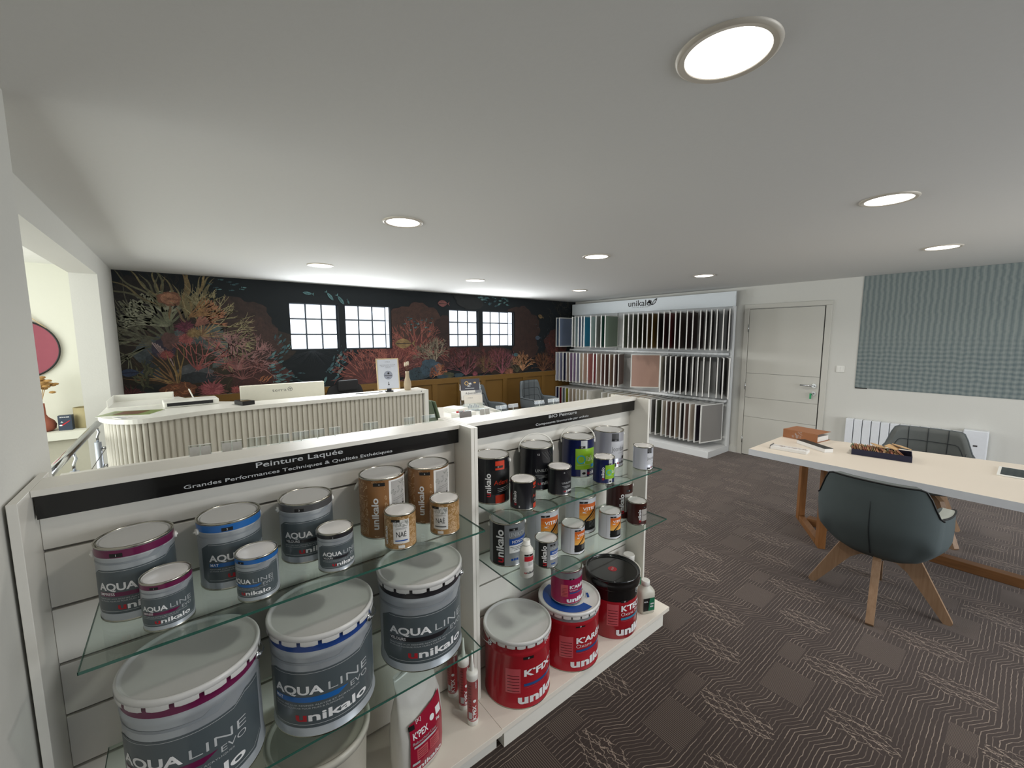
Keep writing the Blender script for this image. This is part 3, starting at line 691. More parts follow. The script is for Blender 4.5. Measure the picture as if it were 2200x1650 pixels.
def brown(t, R, H, f):
    sh = Sheet(wrap(R, f), R*.12); sh.logo(R*.05, H*.16, H*.12, 3, 'L', H*.56, True); sh.rect(R*.12, R*1.2, H*.2, H*.72, paint('label_taupe', '#a39f99'), 2)
    sh.rect(R*.25, R*.75, H*.78, H*.84, INKK, 2); sh.text('16', R*.5, H*.79, H*.03, INKW, 3); sh.text('Chamotte', R*.2, H*.44, H*.06, DGREY, 3, 0, 'L', R*.8); sh.build('label', t)
G2 = 'paint cans on the glass shelves'
smallcan('larger grey can with a blue bar, left end of the middle right shelf', 1.051*K, 1.363*K, ZGB, .076*K, .189*K, -118, MGREY, mono, handle='down')
smallcan('small grey can with a blue bar, right of the white bottle', 1.157*K, 1.229*K, ZGB, .049*K, .116*K, -110, MGREY, mono, LIDW)
smallcan('larger white can with an orange label, left one of the back pair', 1.258*K, 1.362*K, ZGB, .074*K, .185*K, -118, WCAN, vitri)
smallcan('larger white can with an orange label, right one of the back pair', 1.518*K, 1.363*K, ZGB, .075*K, .182*K, -122, WCAN, vitri)
smallcan('small white can with an orange label, left one of the front pair', 1.328*K, 1.236*K, ZGB, .053*K, .127*K, -108, WCAN, vitri)
smallcan('small white can with an orange label, right of the front pair', 1.570*K, 1.221*K, ZGB, .053*K, .127*K, -118, WCAN, vitri)
smallcan('larger dark brown can at the back right of the middle right shelf', 1.805*K, 1.343*K, ZGB, .069*K, .188*K, -126, BRN, brown, handle='down')
smallcan('small dark brown can at the right end of the middle right shelf', 1.794*K, 1.224*K, ZGB, .049*K, .119*K, -122, BRN, brown)
# squeeze bottle
def bottle_white():
    R = .0275*K; H = .152*K; t = thing('plastic_bottle', 'slim white plastic bottle with a red label, left front of the middle right shelf', 'bottle', (1.03*K, 1.209*K, ZGB+.0002))
    PB = mat('bottle_white', '#dedcd3', .35)
    g = G(); g.lathe([(0, .001), (R*.85, 0), (R, .004), (R, H*.72), (R*.97, H*.75), (R*.6, H*.84), (R*.5, H*.86)], PB, seg=32); g.build('bottle_body', t)
    g = G(); g.lathe([(R*.5, H*.86), (R*.58, H*.865), (R*.58, H*.885), (R*.53, H*.89), (R*.53, H*.99), (R*.49, H), (R*.42, H), (R*.42, H*.975), (0, H*.97)], PLW, seg=28); g.build('cap', t)
    sh = Sheet(wrap(R, radians(-113)), R*.15)
    sh.rect(-R*.6, R*.95, H*.3, H*.66, PAPER, 1); sh.rect(-R*.6, R*.95, H*.48, H*.61, INKR, 2); sh.rect(-R*.6, R*.8, H*.62, H*.67, INKK, 2); sh.text('17', R*.1, H*.63, H*.03, INKW, 3)
    sh.text('KARDO', 0, H*.56, H*.03, INKW, 3) if False else None
    for k in range(4): sh.line([(-R*.1, H*(.45-.025*k)), (R*.8, H*(.45-.025*k))], H*.006, DGREY, 3)
    sh.logo(-R*.6, H*.14, H*.06, 2, 'L', R*1.9, ink=DGREY); sh.build('label', t)
bottle_white()

# ------------------------------------------------------------ big pails
def pail(label, x, y, z, R, H, face, body, draw, skirt, lidm=LIDG, band=None, bandz=.07, group='large pails', bodymats=None, tabs=18, ear=-90, lugs=True):
    t = thing('paint_pail', label, 'paint pail', (x, y, z+.0002), 0, group)
    rb = R*.965; f = radians(face)
    up = band or body
    g = G(); zb = H*.80
    g.lathe([(0, .003), (rb*.95, .003), (rb*.965, 0), (rb*1.005, .001), (rb*1.005, .005), (rb*.985, .008), (rb*.985, zb-.012), (rb*.998, zb-.006), (rb*1.0, zb), (rb*.998, zb+.006), (rb*.985, zb+.012), (rb*.99, H*.885), (rb*.99, H-.004)], body, seg=80,
        mats=[TIN, TIN, TIN, TIN, body, body, body, body, body, body, up if band else body, up]); g.build('pail_body', t)
    g = G(); g.lathe([(R*.985, H-.017), (R*1.0, H-.016), (R, H-.006), (R*.99, H-.0015), (R*.965, H), (R*.945, H-.0015), (R*.935, H-.006), (R*.90, H-.008), (0, H-.0075)], lidm, seg=96)
    if skirt:
        n = tabs
        for i in range(n):
            a0 = 2*pi*(i+.09)/n; a1 = 2*pi*(i+.91)/n; P = []
            for k in range(5):
                a = a0+(a1-a0)*k/4; ins = .0 if 0 < k < 4 else .002
                P.append([(cos(a)*R*1.0, sin(a)*R*1.0, H-.0155), (cos(a)*R*1.002, sin(a)*R*1.002, H-.024), (cos(a)*R*.993, sin(a)*R*.993, H-.030+ins)])
            g.grid(P, lidm, smooth=True)
    g.build('lid', t)
    fe = radians(ear)
    for k in (-1, 1):
        a = fe+k*pi/2; c = (cos(a)*rb, sin(a)*rb)
        g = G(); g.cyl((c[0]*.99, c[1]*.99, H*.87), (c[0]*1.05, c[1]*1.05, H*.87), .012, STEEL, 16); g.cyl((c[0]*1.05, c[1]*1.05, H*.87), (c[0]*1.08, c[1]*1.08, H*.87), .006, STEEL, 10); g.build('handle_lug', t)
    g = G(); g.tube([(cos(fe+pi/2+pi*u/24)*rb*1.07, sin(fe+pi/2+pi*u/24)*rb*1.07, H*.87-.05*sin(pi*u/24)) for u in range(25)], .0022, STEEL, 6); g.build('handle', t)
    draw(t, rb*.986, H, f, R)
    return t
def aqbig(kind, num, st):
    def d(t, rb, H, f, R):
        aqualine(t, rb*1.002, H*.93, f, None, kind, num, st, big=True, wide=.95)
        sh = Sheet(wrap(rb*1.012, f), R*.1); sh.text(num, -R*.55, H*.895, H*.022, INKW, 2); sh.build('number', t)
    return d
pail('big silver pail with a purple band, at the left end of the lower left shelf', -.035, 1.318, ZG2, .153, .315, -103, SILV, aqbig('IMPRESS', '1', PURP), True, ear=-113, band=PURP, tabs=17)
pail('big silver pail with a blue band, in the middle of the lower left shelf', .286, 1.322, ZG2, .152, .313, -105, SILV, aqbig('MAT', '2', BLUE), True, ear=-132, band=NAVY, tabs=17)
pail('big silver pail with a black band, at the right end of the lower left shelf', .631, 1.346, ZG2, .153, .318, -102, SILV, aqbig('VELOURS', '3', DBLK), True, ear=-130, band=DBLK, tabs=17)
REDP = paint('pail_red', '#a01a26'); MAG = paint('can_magenta', '#98154a'); SOFTR = paint('label_soft_red', '#c2555c'); BLUS = paint('ink_slate_blue', '#2c4f86')
def kdraw(name, sub, size=1., off=.0, band=None, stripe=BLUS, kz=.835):
    def d(t, rb, H, f, R=None):
        R = rb; sh = Sheet(wrap(rb*1.003, f), rb*.1); u = H
        a = off*rb
        sh.text(name, a, u*.485, u*.088, INKW, 2, .04, 'L', rb*(.20*len(name)+.02)); 
        if sub: sh.text(sub, a, u*.405, u*.055, INKW, 2, -.01, 'L', rb*.115*len(sub))
        sh.poly([(a, u*.335), (a+rb*.95, u*.335), (a+rb*1.25, u*.375), (a, u*.375)], stripe, 2); sh.line([(a, u*.315), (a+rb*.9, u*.315)], u*.004, SOFTR, 2)
        sh.poly([(a+rb*.95, u*.335), (a+rb*1.2, u*.335), (a+rb*1.45, u*.40), (a+rb*1.3, u*.40)], INKG, 2)
        sh.logo(a-rb*.18, u*.085, u*.125, 2, 'L', rb*1.95, red=INKW, bold=.045)
        sh.rect(a-rb*.55, a-rb*.1, u*.24, u*.6, SOFTR, 1)
        for k in range(6): sh.line([(a-rb*.5, u*(.27+.045*k)), (a-rb*.14, u*(.27+.045*k))], u*.008, paint('ink_maroon', '#501219'), 2)
        sh.text('[K]', a+rb*.75, u*kz, u*.055, INKW, 2, .0, 'L', rb*.32); sh.rect(a-rb*.02, a+rb*.3, u*(kz-.11), u*(kz-.07), INKK, 2); sh.text({'K\u2019FIX': '21', 'K\u2019ARÉA': '20'}.get(name, '22'), a+rb*.14, u*(kz-.103), u*.022, INKW, 3)
        if name == 'K\u2019FIX': sh.ring(a+rb*1.12, u*.54, rb*.085, rb*.1, INKG, 2)
        sh.build('label', t)
    return d
pail('big red pail with a plain grey lid, left end of the right base shelf', 1.105, 1.361, ZP, .154, .310, -118, REDP, kdraw('K\u2019FIX', None, kz=.84), True, tabs=22)
kp = pail('big red pail with a grey shoulder and blue-printed lid carrying a magenta can', 1.432, 1.353, ZP, .154, .299, -122, REDP, kdraw('K\u2019ARÉA', 'Oxane', kz=.86), True, band=mat('shoulder_grey', '#8d8f92', .3, .2), tabs=22, lidm=LIDW)
sh = Sheet(lambda a, z, l: (a, z, .299-.0073+l*.0004))
n = 24
sh.poly([(.132*cos(radians(95+130*i/n)), .132*sin(radians(95+130*i/n))) for i in range(n+1)]+[(.085*cos(radians(225-130*i/n)), .085*sin(radians(225-130*i/n))) for i in range(n+1)], INKB, 1)
sh.poly([(.132*cos(radians(225+55*i/12)), .132*sin(radians(225+55*i/12))) for i in range(13)]+[(.085*cos(radians(280-55*i/12)), .085*sin(radians(280-55*i/12))) for i in range(13)], INKB, 1)
sh.poly([(.10*cos(radians(-48+22*i/8)), .10*sin(radians(-48+22*i/8))) for i in range(9)]+[(.088*cos(radians(-26-22*i/8)), .088*sin(radians(-26-22*i/8))) for i in range(9)], INKB, 1)
sh.poly([(.06, .0), (.095, -.01), (.085, .02)], DGREY, 1)
for k in range(3): sh.line([(.05, -.05-.012*k), (.09, -.02-.012*k)], .0012, DGREY, 1)
sh.build('lid_print', kp)
SHG = mat('shoulder_grey2', '#87898b', .3, .2, coat=.3)
t = thing('paint_can', 'magenta can with a grey top standing on the lid of a big red pail', 'paint can', (1.411, 1.352, ZP+.302), 0)
tin(t, .0765, .168, MAG); kd = kdraw('K\u2019ARÉA', 'Oxane', kz=.86); kd(t, .0767, .168, radians(-124))
sh = Sheet(wrap(.0767, 0), .01); sh.rect(-pi*.0765, pi*.0765, .128, .160, SHG, .5); sh.build('grey_band', t)
ears(t, .0765, .168, radians(-124), z=.150)
def ktech():
    R, H = .146, .329; t = thing('paint_pail', 'big red pail with a tall black top and red-dotted black lid', 'paint pail', (1.76, 1.342, ZP+.0002), 0, 'large pails')
    rb = .134; BL = mat('pail_black', '#0c0c0d', .18, coat=.5)
    g = G(); g.lathe([(0, .003), (rb*.93, .003), (rb*.95, 0), (rb*.97, .004), (rb*.985, H*.5), (rb, H*.63), (rb*1.0, H*.64), (rb*1.01, H*.85)], REDP, seg=80, mats=[REDP]*6+[BL]); g.build('pail_body', t)
    g = G(); g.lathe([(rb*1.0, H*.83), (R*.985, H*.83), (R, H*.84), (R, H*.91), (R*.985, H*.925), (R*.985, H*.965), (R*.995, H*.975), (R*.985, H*.995), (R*.96, H), (R*.94, H*.99), (R*.93, H*.965), (R*.88, H*.96), (0, H*.962)], BL, seg=80); g.build('lid', t)
    sh = Sheet(lambda a, z, l: (a, z, H*.962+l*.0005)); sh.ell(0, 0, .024, .024, INKR, 1, 28); sh.line([(-.014, -.004), (.014, .01)], .0018, INKG, 2); sh.line([(-.012, -.009), (.015, .004)], .0018, INKG, 2); sh.build('lid_sticker', t)
    kd = kdraw('K\u2019TECH', 'Oxane Max', kz=.74, stripe=paint('ink_teal', '#3f7f9e')); kd(t, rb*1.002, H, radians(-121))
ktech()
# translucent bucket below the lower left shelf
t = thing('plastic_bucket', 'cream plastic bucket with a clear lid, half hidden under the lower left glass', 'bucket', (.262, 1.345, ZP+.0002))
CRM = mat('cream_plastic', '#cfcabb', .35)
g = G(); g.lathe([(0, .002), (.128, 0), (.132, .01), (.145, .30), (.150, .305), (.150, .318)], CRM, seg=64); g.build('bucket_body', t)
g = G(); g.lathe([(.150, .305), (.156, .306), (.157, .325), (.150, .331), (.142, .327), (.138, .318), (0, .317)], mat('bucket_lid_plastic', '#b9b6aa', .25), seg=64); g.build('lid', t)
# jugs
def jug(label, x, y, rz, s=1.):
    t = thing('plastic_jug', label, 'jug', (x, y, ZP+.0002), rz); PJ = mat('jug_plastic', '#cfcdc0', .35, trans=.15)
    def ring(hx, hy, z, n=24, p=3.2):
        return [(hx*abs(cos(a))**(2/p)*(1 if cos(a) >= 0 else -1), hy*abs(sin(a))**(2/p)*(1 if sin(a) >= 0 else -1), z) for a in [2*pi*i/n for i in range(n)]]
    lv = [(.040, .030, 0), (.046, .036, .004), (.047, .037, .10), (.046, .036, .118), (.040, .030, .130), (.026, .022, .142), (.019, .019, .150)]
    R = [ring(a*s, b*s, z*s, p=3.6 if i < 4 else 2.4) for i, (a, b, z) in enumerate(lv)]
    g = G(); g.grid([[R[j][i] for j in range(len(R))] for i in range(24)], PJ, closeu=True); g.face(R[0][::-1], PJ); g.build('jug_body', t)
    g = G(); g.lathe([(.019*s, .149*s), (.0225*s, .150*s), (.0225*s, .172*s), (.021*s, .176*s), (0, .176*s)], PLW, seg=26); g.build('cap', t)
    sh = Sheet(planar((0, -.0374*s, 0), (1, 0, 0), (0, 0, 1), (0, -1, 0)))
    sh.rect(-.034*s, .034*s, .02*s, .092*s, INKK, 1); sh.poly([(-.004*s, .02*s), (.034*s, .02*s), (.034*s, .092*s), (.004*s, .092*s)], paint('label_green', '#1f6b4c'), 2); sh.rect(.008*s, .028*s, .055*s, .064*s, INKG, 3); sh.rect(.006*s, .026*s, .04*s, .048*s, INKG, 3)
    sh.text('PROFIL', -.031*s, .07*s, .007*s, INKW, 3, .01, 'L', .024*s); sh.build('label', t)
jug('white plastic jug with a black and green label, front right of the base shelf', 2.000, 1.290, radians(-22), 1.06)
jug('white plastic jug behind, mostly hidden by the black-topped red pail', 2.045, 1.44, radians(-20), 1.5)
# cartridges
def cartridge(label, x, y, face):
    t = thing('sealant_cartridge', label, 'cartridge', (x, y, ZP+.0002), 0, 'sealant cartridges on the left base shelf')
    R = .0225; g = G(); g.lathe([(0, .001), (R*.9, 0), (R, .002), (R, .022)], PLW, seg=28); g.lathe([(R, .022), (R, .198)], REDP, seg=28); g.lathe([(R, .198), (R*1.06, .199), (R*1.06, .222), (R, .228), (R*.5, .231), (.008, .232)], PLW, seg=28); g.build('tube_body', t)
    g = G(); g.lathe([(.008, .231), (.0085, .250), (.0065, .262), (.0025, .318), (0, .318)], PLW, seg=16); g.build('nozzle', t)
    sh = Sheet(wrap(R, radians(face)), .003); sh.text('K\u2019PEX', .010, .030, .014, INKW, 2, .03, 'L', .062, True); sh.ell(.004, .112, .0065, .0065, INKW, 2)
    for k in range(9): sh.rect(-.022, -.009, .082+k*.012, .084+k*.012, paint('ink_maroon', '#501219'), 2)
    sh.rect(-.022, -.007, .033, .062, INKG, 2); sh.line([(-.03, .027), (.03, .027)], .0015, INKW, 2); sh.text('unikalo', .014, .165, .008, INKW, 2, 0, 'L', .03, True); sh.build('label', t)
cartridge('red and white sealant cartridge standing in front of the two others', .833, 1.318, -112)
cartridge('red and white sealant cartridge, middle one of the three', .843, 1.402, -104)
cartridge('red and white sealant cartridge farthest back of the three', .836, 1.485, -126)
# bag of filler
def bag():
    t = thing('filler_bag', 'white plastic bag with a crimson label standing on the left base shelf', 'bag', (.585, 1.318, ZP+.0002), radians(14))
    PB = mat('bag_plastic', '#cfcdc6', .3, var=.05, scale=25, bump=.5, coat=.3)
    lv = [(0, .088, .046), (.01, .098, .056), (.08, .102, .062), (.17, .103, .060), (.25, .098, .046), (.30, .090, .026), (.335, .086, .010), (.37, .092, .004), (.40, .094, .0025)]
    n = 56; rows = []; r = random.Random(4)
    for z, hx, hy in lv:
        row = []
        for i in range(n):
            a = 2*pi*i/n; c, s = cos(a), sin(a); p = 2.6
            w = 1+.028*sin(9*a+z*25)*(1 if z > .2 else .35)+.012*sin(17*a-z*60)
            row.append(Vector((hx*abs(c)**(2/p)*(1 if c >= 0 else -1)*(1 if z > .3 else w), hy*abs(s)**(2/p)*(1 if s >= 0 else -1)*w, z+.006*sin(3*a)*(z > .38))))
        rows.append(row)
    g = G(); g.grid([[rows[j][i] for j in range(len(rows))] for i in range(n)], PB, closeu=True); g.face(rows[0][::-1], PB); g.face(rows[-1], PB); g.build('bag_body', t)
    def fn(a, z, l):
        for (z0, hx0, hy0), (z1, hx1, hy1) in zip(lv, lv[1:]):
            if z0 <= z <= z1: k = (z-z0)/(z1-z0); hx, hy = hx0+(hx1-hx0)*k, hy0+(hy1-hy0)*k; break
        c = min(.999, abs(a)/hx); s = (1-c**2.6)**(1/2.6); return (a, -hy*s*1.035-.0045-l*.0005, z)
    sh = Sheet(fn, .006, .012)
    CR = paint('bag_crimson', '#9a1331'); sh.poly([(-.075, .035), (.078, .035), (.074, .262), (.035, .252), (-.01, .242), (-.07, .225)], CR, 1)
    sh.text('K\u2019PEX', -.062, .17, .022, INKW, 3, .02, 'L', .062); sh.ell(.022, .198, .011, .011, INKW, 3); sh.text('Reboucheur Lisse', -.064, .148, .011, INKG, 3, 0, 'L', .10); sh.poly([(-.06, .134), (.03, .134), (.045, .142), (-.06, .142)], INKG, 3)
    sh.rect(.042, .068, .19, .218, INKW, 3); sh.text('5kg', .048, .172, .009, INKW, 3, .02); sh.text('[K]', -.035, .222, .012, INKW, 3); sh.rect(-.074, -.052, .205, .222, INKK, 3)
    for j in range(2):
        sh.rect(-.05+j*.055, -.005+j*.055, .085, .125, SOFTR, 2)
        for k in range(4): sh.line([(-.047+j*.055, .092+k*.008), (-.009+j*.055, .092+k*.008)], .0016, paint('ink_maroon', '#501219'), 3)
    sh.rect(-.068, -.04, .07, .08, INKG, 3); sh.logo(-.066, .043, .018, 3, 'L', .13, red=INKW); sh.build('label', t)
bag()

# ============================================================ COLOUR STAND
PWH = mat('swatch_frame_white', '#dcdcd8', .35); STW = mat('stand_white', '#e2e4e4', .4, var=.01)
SX, SY0, SY1 = 5.556, 2.69, 5.74
t = thing('sample_stand', 'tall white metal display stand with a header board, holding colour swatch boards', 'display stand', (5.87, 4.21, 0))
def L(x, y): return x-5.87, y-4.21
g = G(); g.box(SX-5.87, WX-.016-5.87, SY0-4.21, SY1-4.21, 0, .092, STW, bev=.002); g.build('base', t)
g = G(); g.box(6.15-5.87, 6.172-5.87, SY0-4.21, SY1-4.21, .0925, 2.09, STW); g.build('back_panel', t)
for y in (SY0+.02, 3.70, 4.72, SY1-.02):
    g = G(); g.box(6.12-5.87, 6.15-5.87, y-.02-4.21, y+.02-4.21, .0925, 2.09, STW, bev=.001); g.build('upright', t)
g = G(); g.box(6.06-5.87, 6.10-5.87, SY0-.02-4.21, SY0+.0-4.21, .0925, 2.09, STW); g.build('end_board', t)
for z0 in (.168, .832, 1.482):
    for dz in (.03, .50):
        g = G(); g.box(6.117-5.87, 6.1195-5.87, SY0+.02-4.21, SY1-4.21, z0+dz-.01, z0+dz+.025, STW); g.build('pivot_strip', t)
for z0 in (.72, 1.39):
    g = G(); g.box(6.00-5.87, 6.12-5.87, SY0+.02-4.21, SY1-4.21, z0+.012, z0+.045, STW, bev=.002)
    for k in range(58): g.box(5.96-5.87, 6.02-5.87, SY0+.05+k*.05-4.21, SY0+.056+k*.05-4.21, z0+.018, z0+.022, STW)
    g.build('hinge_rail', t)
g = G(); g.box(6.06-5.87, 6.085-5.87, 2.66-4.21, SY1-4.21, 2.085, 2.292, mat('header_white', '#dfe5e8', .5, var=.01), bev=.002); hd = g.build('header_board', t)
sh = Sheet(planar((6.06-5.87, -4.21, 0), (0, -1, 0), (0, 0, 1), (-1, 0, 0)))
sh.text('unikalo', -4.43, 2.178, .095, INKK, 1, .012, 'L', .44)
sh.text('PEINTURES & SERVICES', -4.36, 2.150, .014, DGREY, 1, 0, 'L', .32)
lf = [(-4.00, 2.18), (-3.965, 2.225), (-3.93, 2.265), (-3.875, 2.29), (-3.885, 2.25), (-3.91, 2.205), (-3.95, 2.18)]
sh.poly(lf, INKK, 1); sh.poly([(-3.97, 2.20), (-3.935, 2.245), (-3.90, 2.27), (-3.905, 2.24), (-3.93, 2.205)], MATS['header_white'], 2); sh.line([(-4.03, 2.16), (-3.97, 2.19), (-3.89, 2.28)], .006, INKK, 3); sh.poly([(-4.06, 2.215), (-3.985, 2.20), (-3.975, 2.25), (-4.03, 2.27)], INKK, 1)
sh.build('lettering', hd)
CN = {'slate blue': '#6f7d95', 'steel blue': '#5a6f8d', 'pale grey blue': '#a9b4bd', 'light aqua': '#b5cdcb', 'teal blue': '#2c7d9b', 'mint grey': '#aebfb5', 'warm grey': '#9d9d99', 'deep green': '#2a5c4f', 'sage green': '#7d8e7e', 'grey green': '#6a7260', 'olive': '#52523a', 'dark olive': '#45402c', 'khaki': '#5f5236', 'mustard': '#8a6a20', 'near black': '#231818', 'burgundy': '#3c1419', 'brick red': '#7e3433', 'mushroom': '#5e5148', 'brown': '#4a372e', 'plum brown': '#4f3434', 'dark taupe': '#3f342c', 'charcoal brown': '#352c2a',
 'lilac': '#b9bcd0', 'navy': '#20244f', 'mauve': '#a98fae', 'lavender': '#a4a6c4', 'cream': '#d6c8b7', 'blush': '#d49e95', 'rose red': '#a14b56', 'dusty pink': '#b28d85', 'cocoa': '#6d4b47', 'sand': '#cbb49d', 'taupe': '#84706a', 'beige': '#c9bba9', 'salmon beige': '#ad8d80', 'ivory': '#d9d3c2', 'stone grey': '#7a7874', 'dark grey': '#3d3b39', 'crimson': '#8c2130', 'lime': '#a3a62d', 'blue grey': '#7e94a3', 'off white': '#dcdad0', 'ash grey': '#8b8885', 'aubergine': '#2d2630', 'dark green grey': '#4b5045'}
ROWS = [
 ('top', 1.482, [(183, 'steel blue'), (212, 'slate blue'), (325, 'warm grey'), (352, 'light aqua'), (380, 'slate blue'), (406, 'pale grey blue'), (433, 'teal blue'), (490, 'light aqua'), (536, 'warm grey'), (580, 'deep green'), (618, 'sage green'), (780, 'grey green'), (822, 'warm grey'), (865, 'grey green'), (908, 'olive'), (950, 'dark olive'), (993, 'khaki'), (1035, 'mustard'), (1085, 'near black'), (1135, 'burgundy'), (1190, 'brick red'), (1240, 'mushroom'), (1280, 'brown'), (1345, 'plum brown'), (1395, 'brown'), (1460, 'plum brown'), (1510, 'dark taupe'), (1560, 'dark taupe'), (1608, 'plum brown'), (1665, 'charcoal brown'), (1715, 'charcoal brown')]),
 ('middle', .832, [(180, 'lilac'), (212, 'lavender'), (243, 'navy'), (272, 'beige'), (303, 'mauve'), (333, 'mauve'), (361, 'lavender'), (391, 'cream'), (424, 'cream'), (462, 'blush'), (512, 'rose red'), (540, 'cream'), (580, 'dusty pink'), (617, 'cocoa'), (655, 'sand'), (695, 'taupe'), (735, 'taupe'), (818, 'salmon beige'), (1105, 'ivory'), (1150, 'ash grey'), (1195, 'stone grey'), (1240, 'mushroom'), (1290, 'dark taupe'), (1340, 'dark grey'), (1390, 'dark taupe'), (1440, 'khaki'), (1490, 'dark taupe'), (1545, 'dark grey'), (1612, 'near black'), (1662, 'charcoal brown'), (1715, 'warm grey')]),
 ('bottom', .168, [(180, 'navy'), (207, 'crimson'), (235, 'blue grey'), (263, 'lime'), (294, 'beige'), (327, 'beige'), (360, 'ivory'), (392, 'ivory'), (424, 'ivory'), (458, 'off white'), (585, 'off white'), (640, 'ivory'), (710, 'ivory'), (780, 'cream'), (850, 'cream'), (920, 'cream'), (975, 'beige'), (1020, 'stone grey'), (1068, 'dark green grey'), (1120, 'ivory'), (1160, 'taupe'), (1200, 'mushroom'), (1240, 'sand'), (1280, 'dark grey'), (1320, 'taupe'), (1360, 'cream'), (1412, 'aubergine'), (1463, 'ash grey')])]
def ordinal(n): return '%d%s' % (n, 'th' if 10 <= n % 100 <= 20 else {1: 'st', 2: 'nd', 3: 'rd'}.get(n % 10, 'th'))
PD, PH = .46, .55
fg = G()
b = .016
for a0, a1, c0, c1 in ((0, PD, 0, b), (0, PD, PH-b, PH), (0, b, b, PH-b), (PD-b, PD, b, PH-b)): fg.box(-a1, -a0, -.007, .007, c0, c1, PWH)
fg.box(0, .036, -.003, .003, PH-.05, PH-.035, PWH); fg.box(0, .036, -.003, .003, .03, .045, PWH)
frame_mesh = None
BM = {}
for rn, z0, lst in ROWS:
    n = len(lst)
    for i, (u, cname) in enumerate(lst):
        px = 1150+u/4.125
        if rn == 'middle' and u == 818: hy = at(1418, 800, 0, 6.08).y; tgt = 1349
        else:
            yf = at(px, 740, 0, 5.62).y; hy = min(5.68, max(2.76, yf+.03+.20*i/n if rn != 'bottom' else yf-.16*(i/n)**3)); tgt = px
            if rn == 'middle' and 700 < u < 818: hy += .16
        best = None
        for k in range(-75, 76):
            th = radians(k); fx, fy = 6.08-PD*cos(th), hy+PD*sin(th); p = Vector((fx, fy, z0+.3-CAM_H)); q = 1100+F_PX*p.dot(AR)/p.dot(AF)
            if best is None or abs(q-tgt) < best[0]: best = (abs(q-tgt), k)
        th = radians(best[1])
        t = thing('colour_swatch', '%s colour swatch board, %s from the left in the %s row' % (cname, ordinal(i+1), rn), 'colour swatch', (6.08, hy, z0), -th, 'colour swatch boards on the stand')
        if frame_mesh is None: fo = fg.build('frame', t); frame_mesh = fo.data
        else: fo = bpy.data.objects.new('frame', frame_mesh); COL.objects.link(fo); fo.parent = t
        if cname not in BM:
            g = G(); g.box(-PD+b, -b, -.0035, .0035, b, PH-b, mat('sample_'+cname.replace(' ', '_'), CN[cname], .45, var=.02)); bo = g.build('colour_board', t); BM[cname] = bo.data
        else: bo = bpy.data.objects.new('colour_board', BM[cname]); COL.objects.link(bo); bo.parent = t

# ============================================================ RECEPTION COUNTER
CTZ = 1.15
CW = mat('counter_white', '#e6e5dd', .3, var=.01); RIB = mat('fluted_panel_cream', '#c9c5b9', .5, var=.015)
front = [(1.88, 3.745), (.9, 3.735), (.225, 3.72), (0.0, 3.655), (-.13, 3.585), (-.245, 3.555), (-.335, 3.60), (-.405, 3.69), (-.455, 3.80), (-.475, 3.90)]
def smooth(P, it=2):
    for _ in range(it):
        Q = [P[0]]
        for a, c in zip(P, P[1:]): Q += [(a[0]*.75+c[0]*.25, a[1]*.75+c[1]*.25), (a[0]*.25+c[0]*.75, a[1]*.25+c[1]*.75)]
        P = Q+[P[-1]]
    return P
fr = smooth(front)
t = thing('reception_counter', 'white reception counter with a rounded end and fluted cream front', 'counter', (.7, 3.9, 0))
def loc(p): return (p[0]-.7, p[1]-3.9)
top = [loc(p) for p in fr]+[loc(p) for p in ((-.475, 4.74), (-.05, 4.74), (.10, 4.25), (.42, 3.985), (1.88, 3.985))]
g = G(); g.prism(top, CTZ-.031, CTZ, CW); g.build('top_slab', t)
# resample path for flutes
def resample(P, n):
    d = [0]
    for a, c in zip(P, P[1:]): d.append(d[-1]+math.dist(a, c))
    out = []
    for i in range(n+1):
        s = d[-1]*i/n; k = max(j for j in range(len(d)) if d[j] <= s+1e-9); k = min(k, len(P)-2); f = (s-d[k])/(d[k+1]-d[k])
        out.append((P[k][0]+(P[k+1][0]-P[k][0])*f, P[k][1]+(P[k+1][1]-P[k][1])*f))
    return out, d[-1]
ribp = [(x, y) for x, y in fr if x < 1.86]; ribp = [(1.855, 3.745)]+ribp[1:]
S, Ln = resample(ribp, 10); nr = int(Ln/.039); SUB = 7
S, Ln = resample(ribp, nr*SUB)
P = []
for i, p in enumerate(S):
    a = S[max(i-1, 0)]; c = S[min(i+1, len(S)-1)]; dx, dy = c[0]-a[0], c[1]-a[1]; l = math.hypot(dx, dy); nx, ny = -dy/l, dx/l
    ph = (i % SUB)/SUB; o = .017*sqrt(max(0, 1-(2*ph-1)**2))-.040
    q = loc((p[0]+nx*o, p[1]+ny*o)); P.append([(q[0], q[1], 0), (q[0], q[1], CTZ-.031)])
g = G(); g.grid(P, RIB, smooth=False); g.build('fluted_front', t)
g = G(); g.box(1.862-.7, 1.90-.7, 3.74-3.9, 3.99-3.9, 0, CTZ+.002, CW); g.build('end_board', t)
g = G(); g.box(.45-.7, 1.86-.7, 3.88-3.9, 3.90-3.9, 0, CTZ-.032, CW); g.build('inner_board', t)
g = G(); g.box(.42-.7, 1.86-.7, 3.905-3.9, 4.62-3.9, .70, .735, CW); g.box(.5-.7, .53-.7, 3.92-3.9, 4.6-3.9, 0, .70, CW); g.box(1.8-.7, 1.83-.7, 3.92-3.9, 4.6-3.9, 0, .70, CW); g.build('work_desk', t)
sh = Sheet(planar((-.7, 3.745-3.9, 0), (1, 0, 0), (0, 0, 1), (0, -1, 0)))
sh.rect(1.62, 1.70, CTZ-.014, CTZ-.006, INKK, 1); sh.rect(1.71, 1.83, CTZ-.014, CTZ-.006, INKK, 1); sh.build('vent_slot', t)
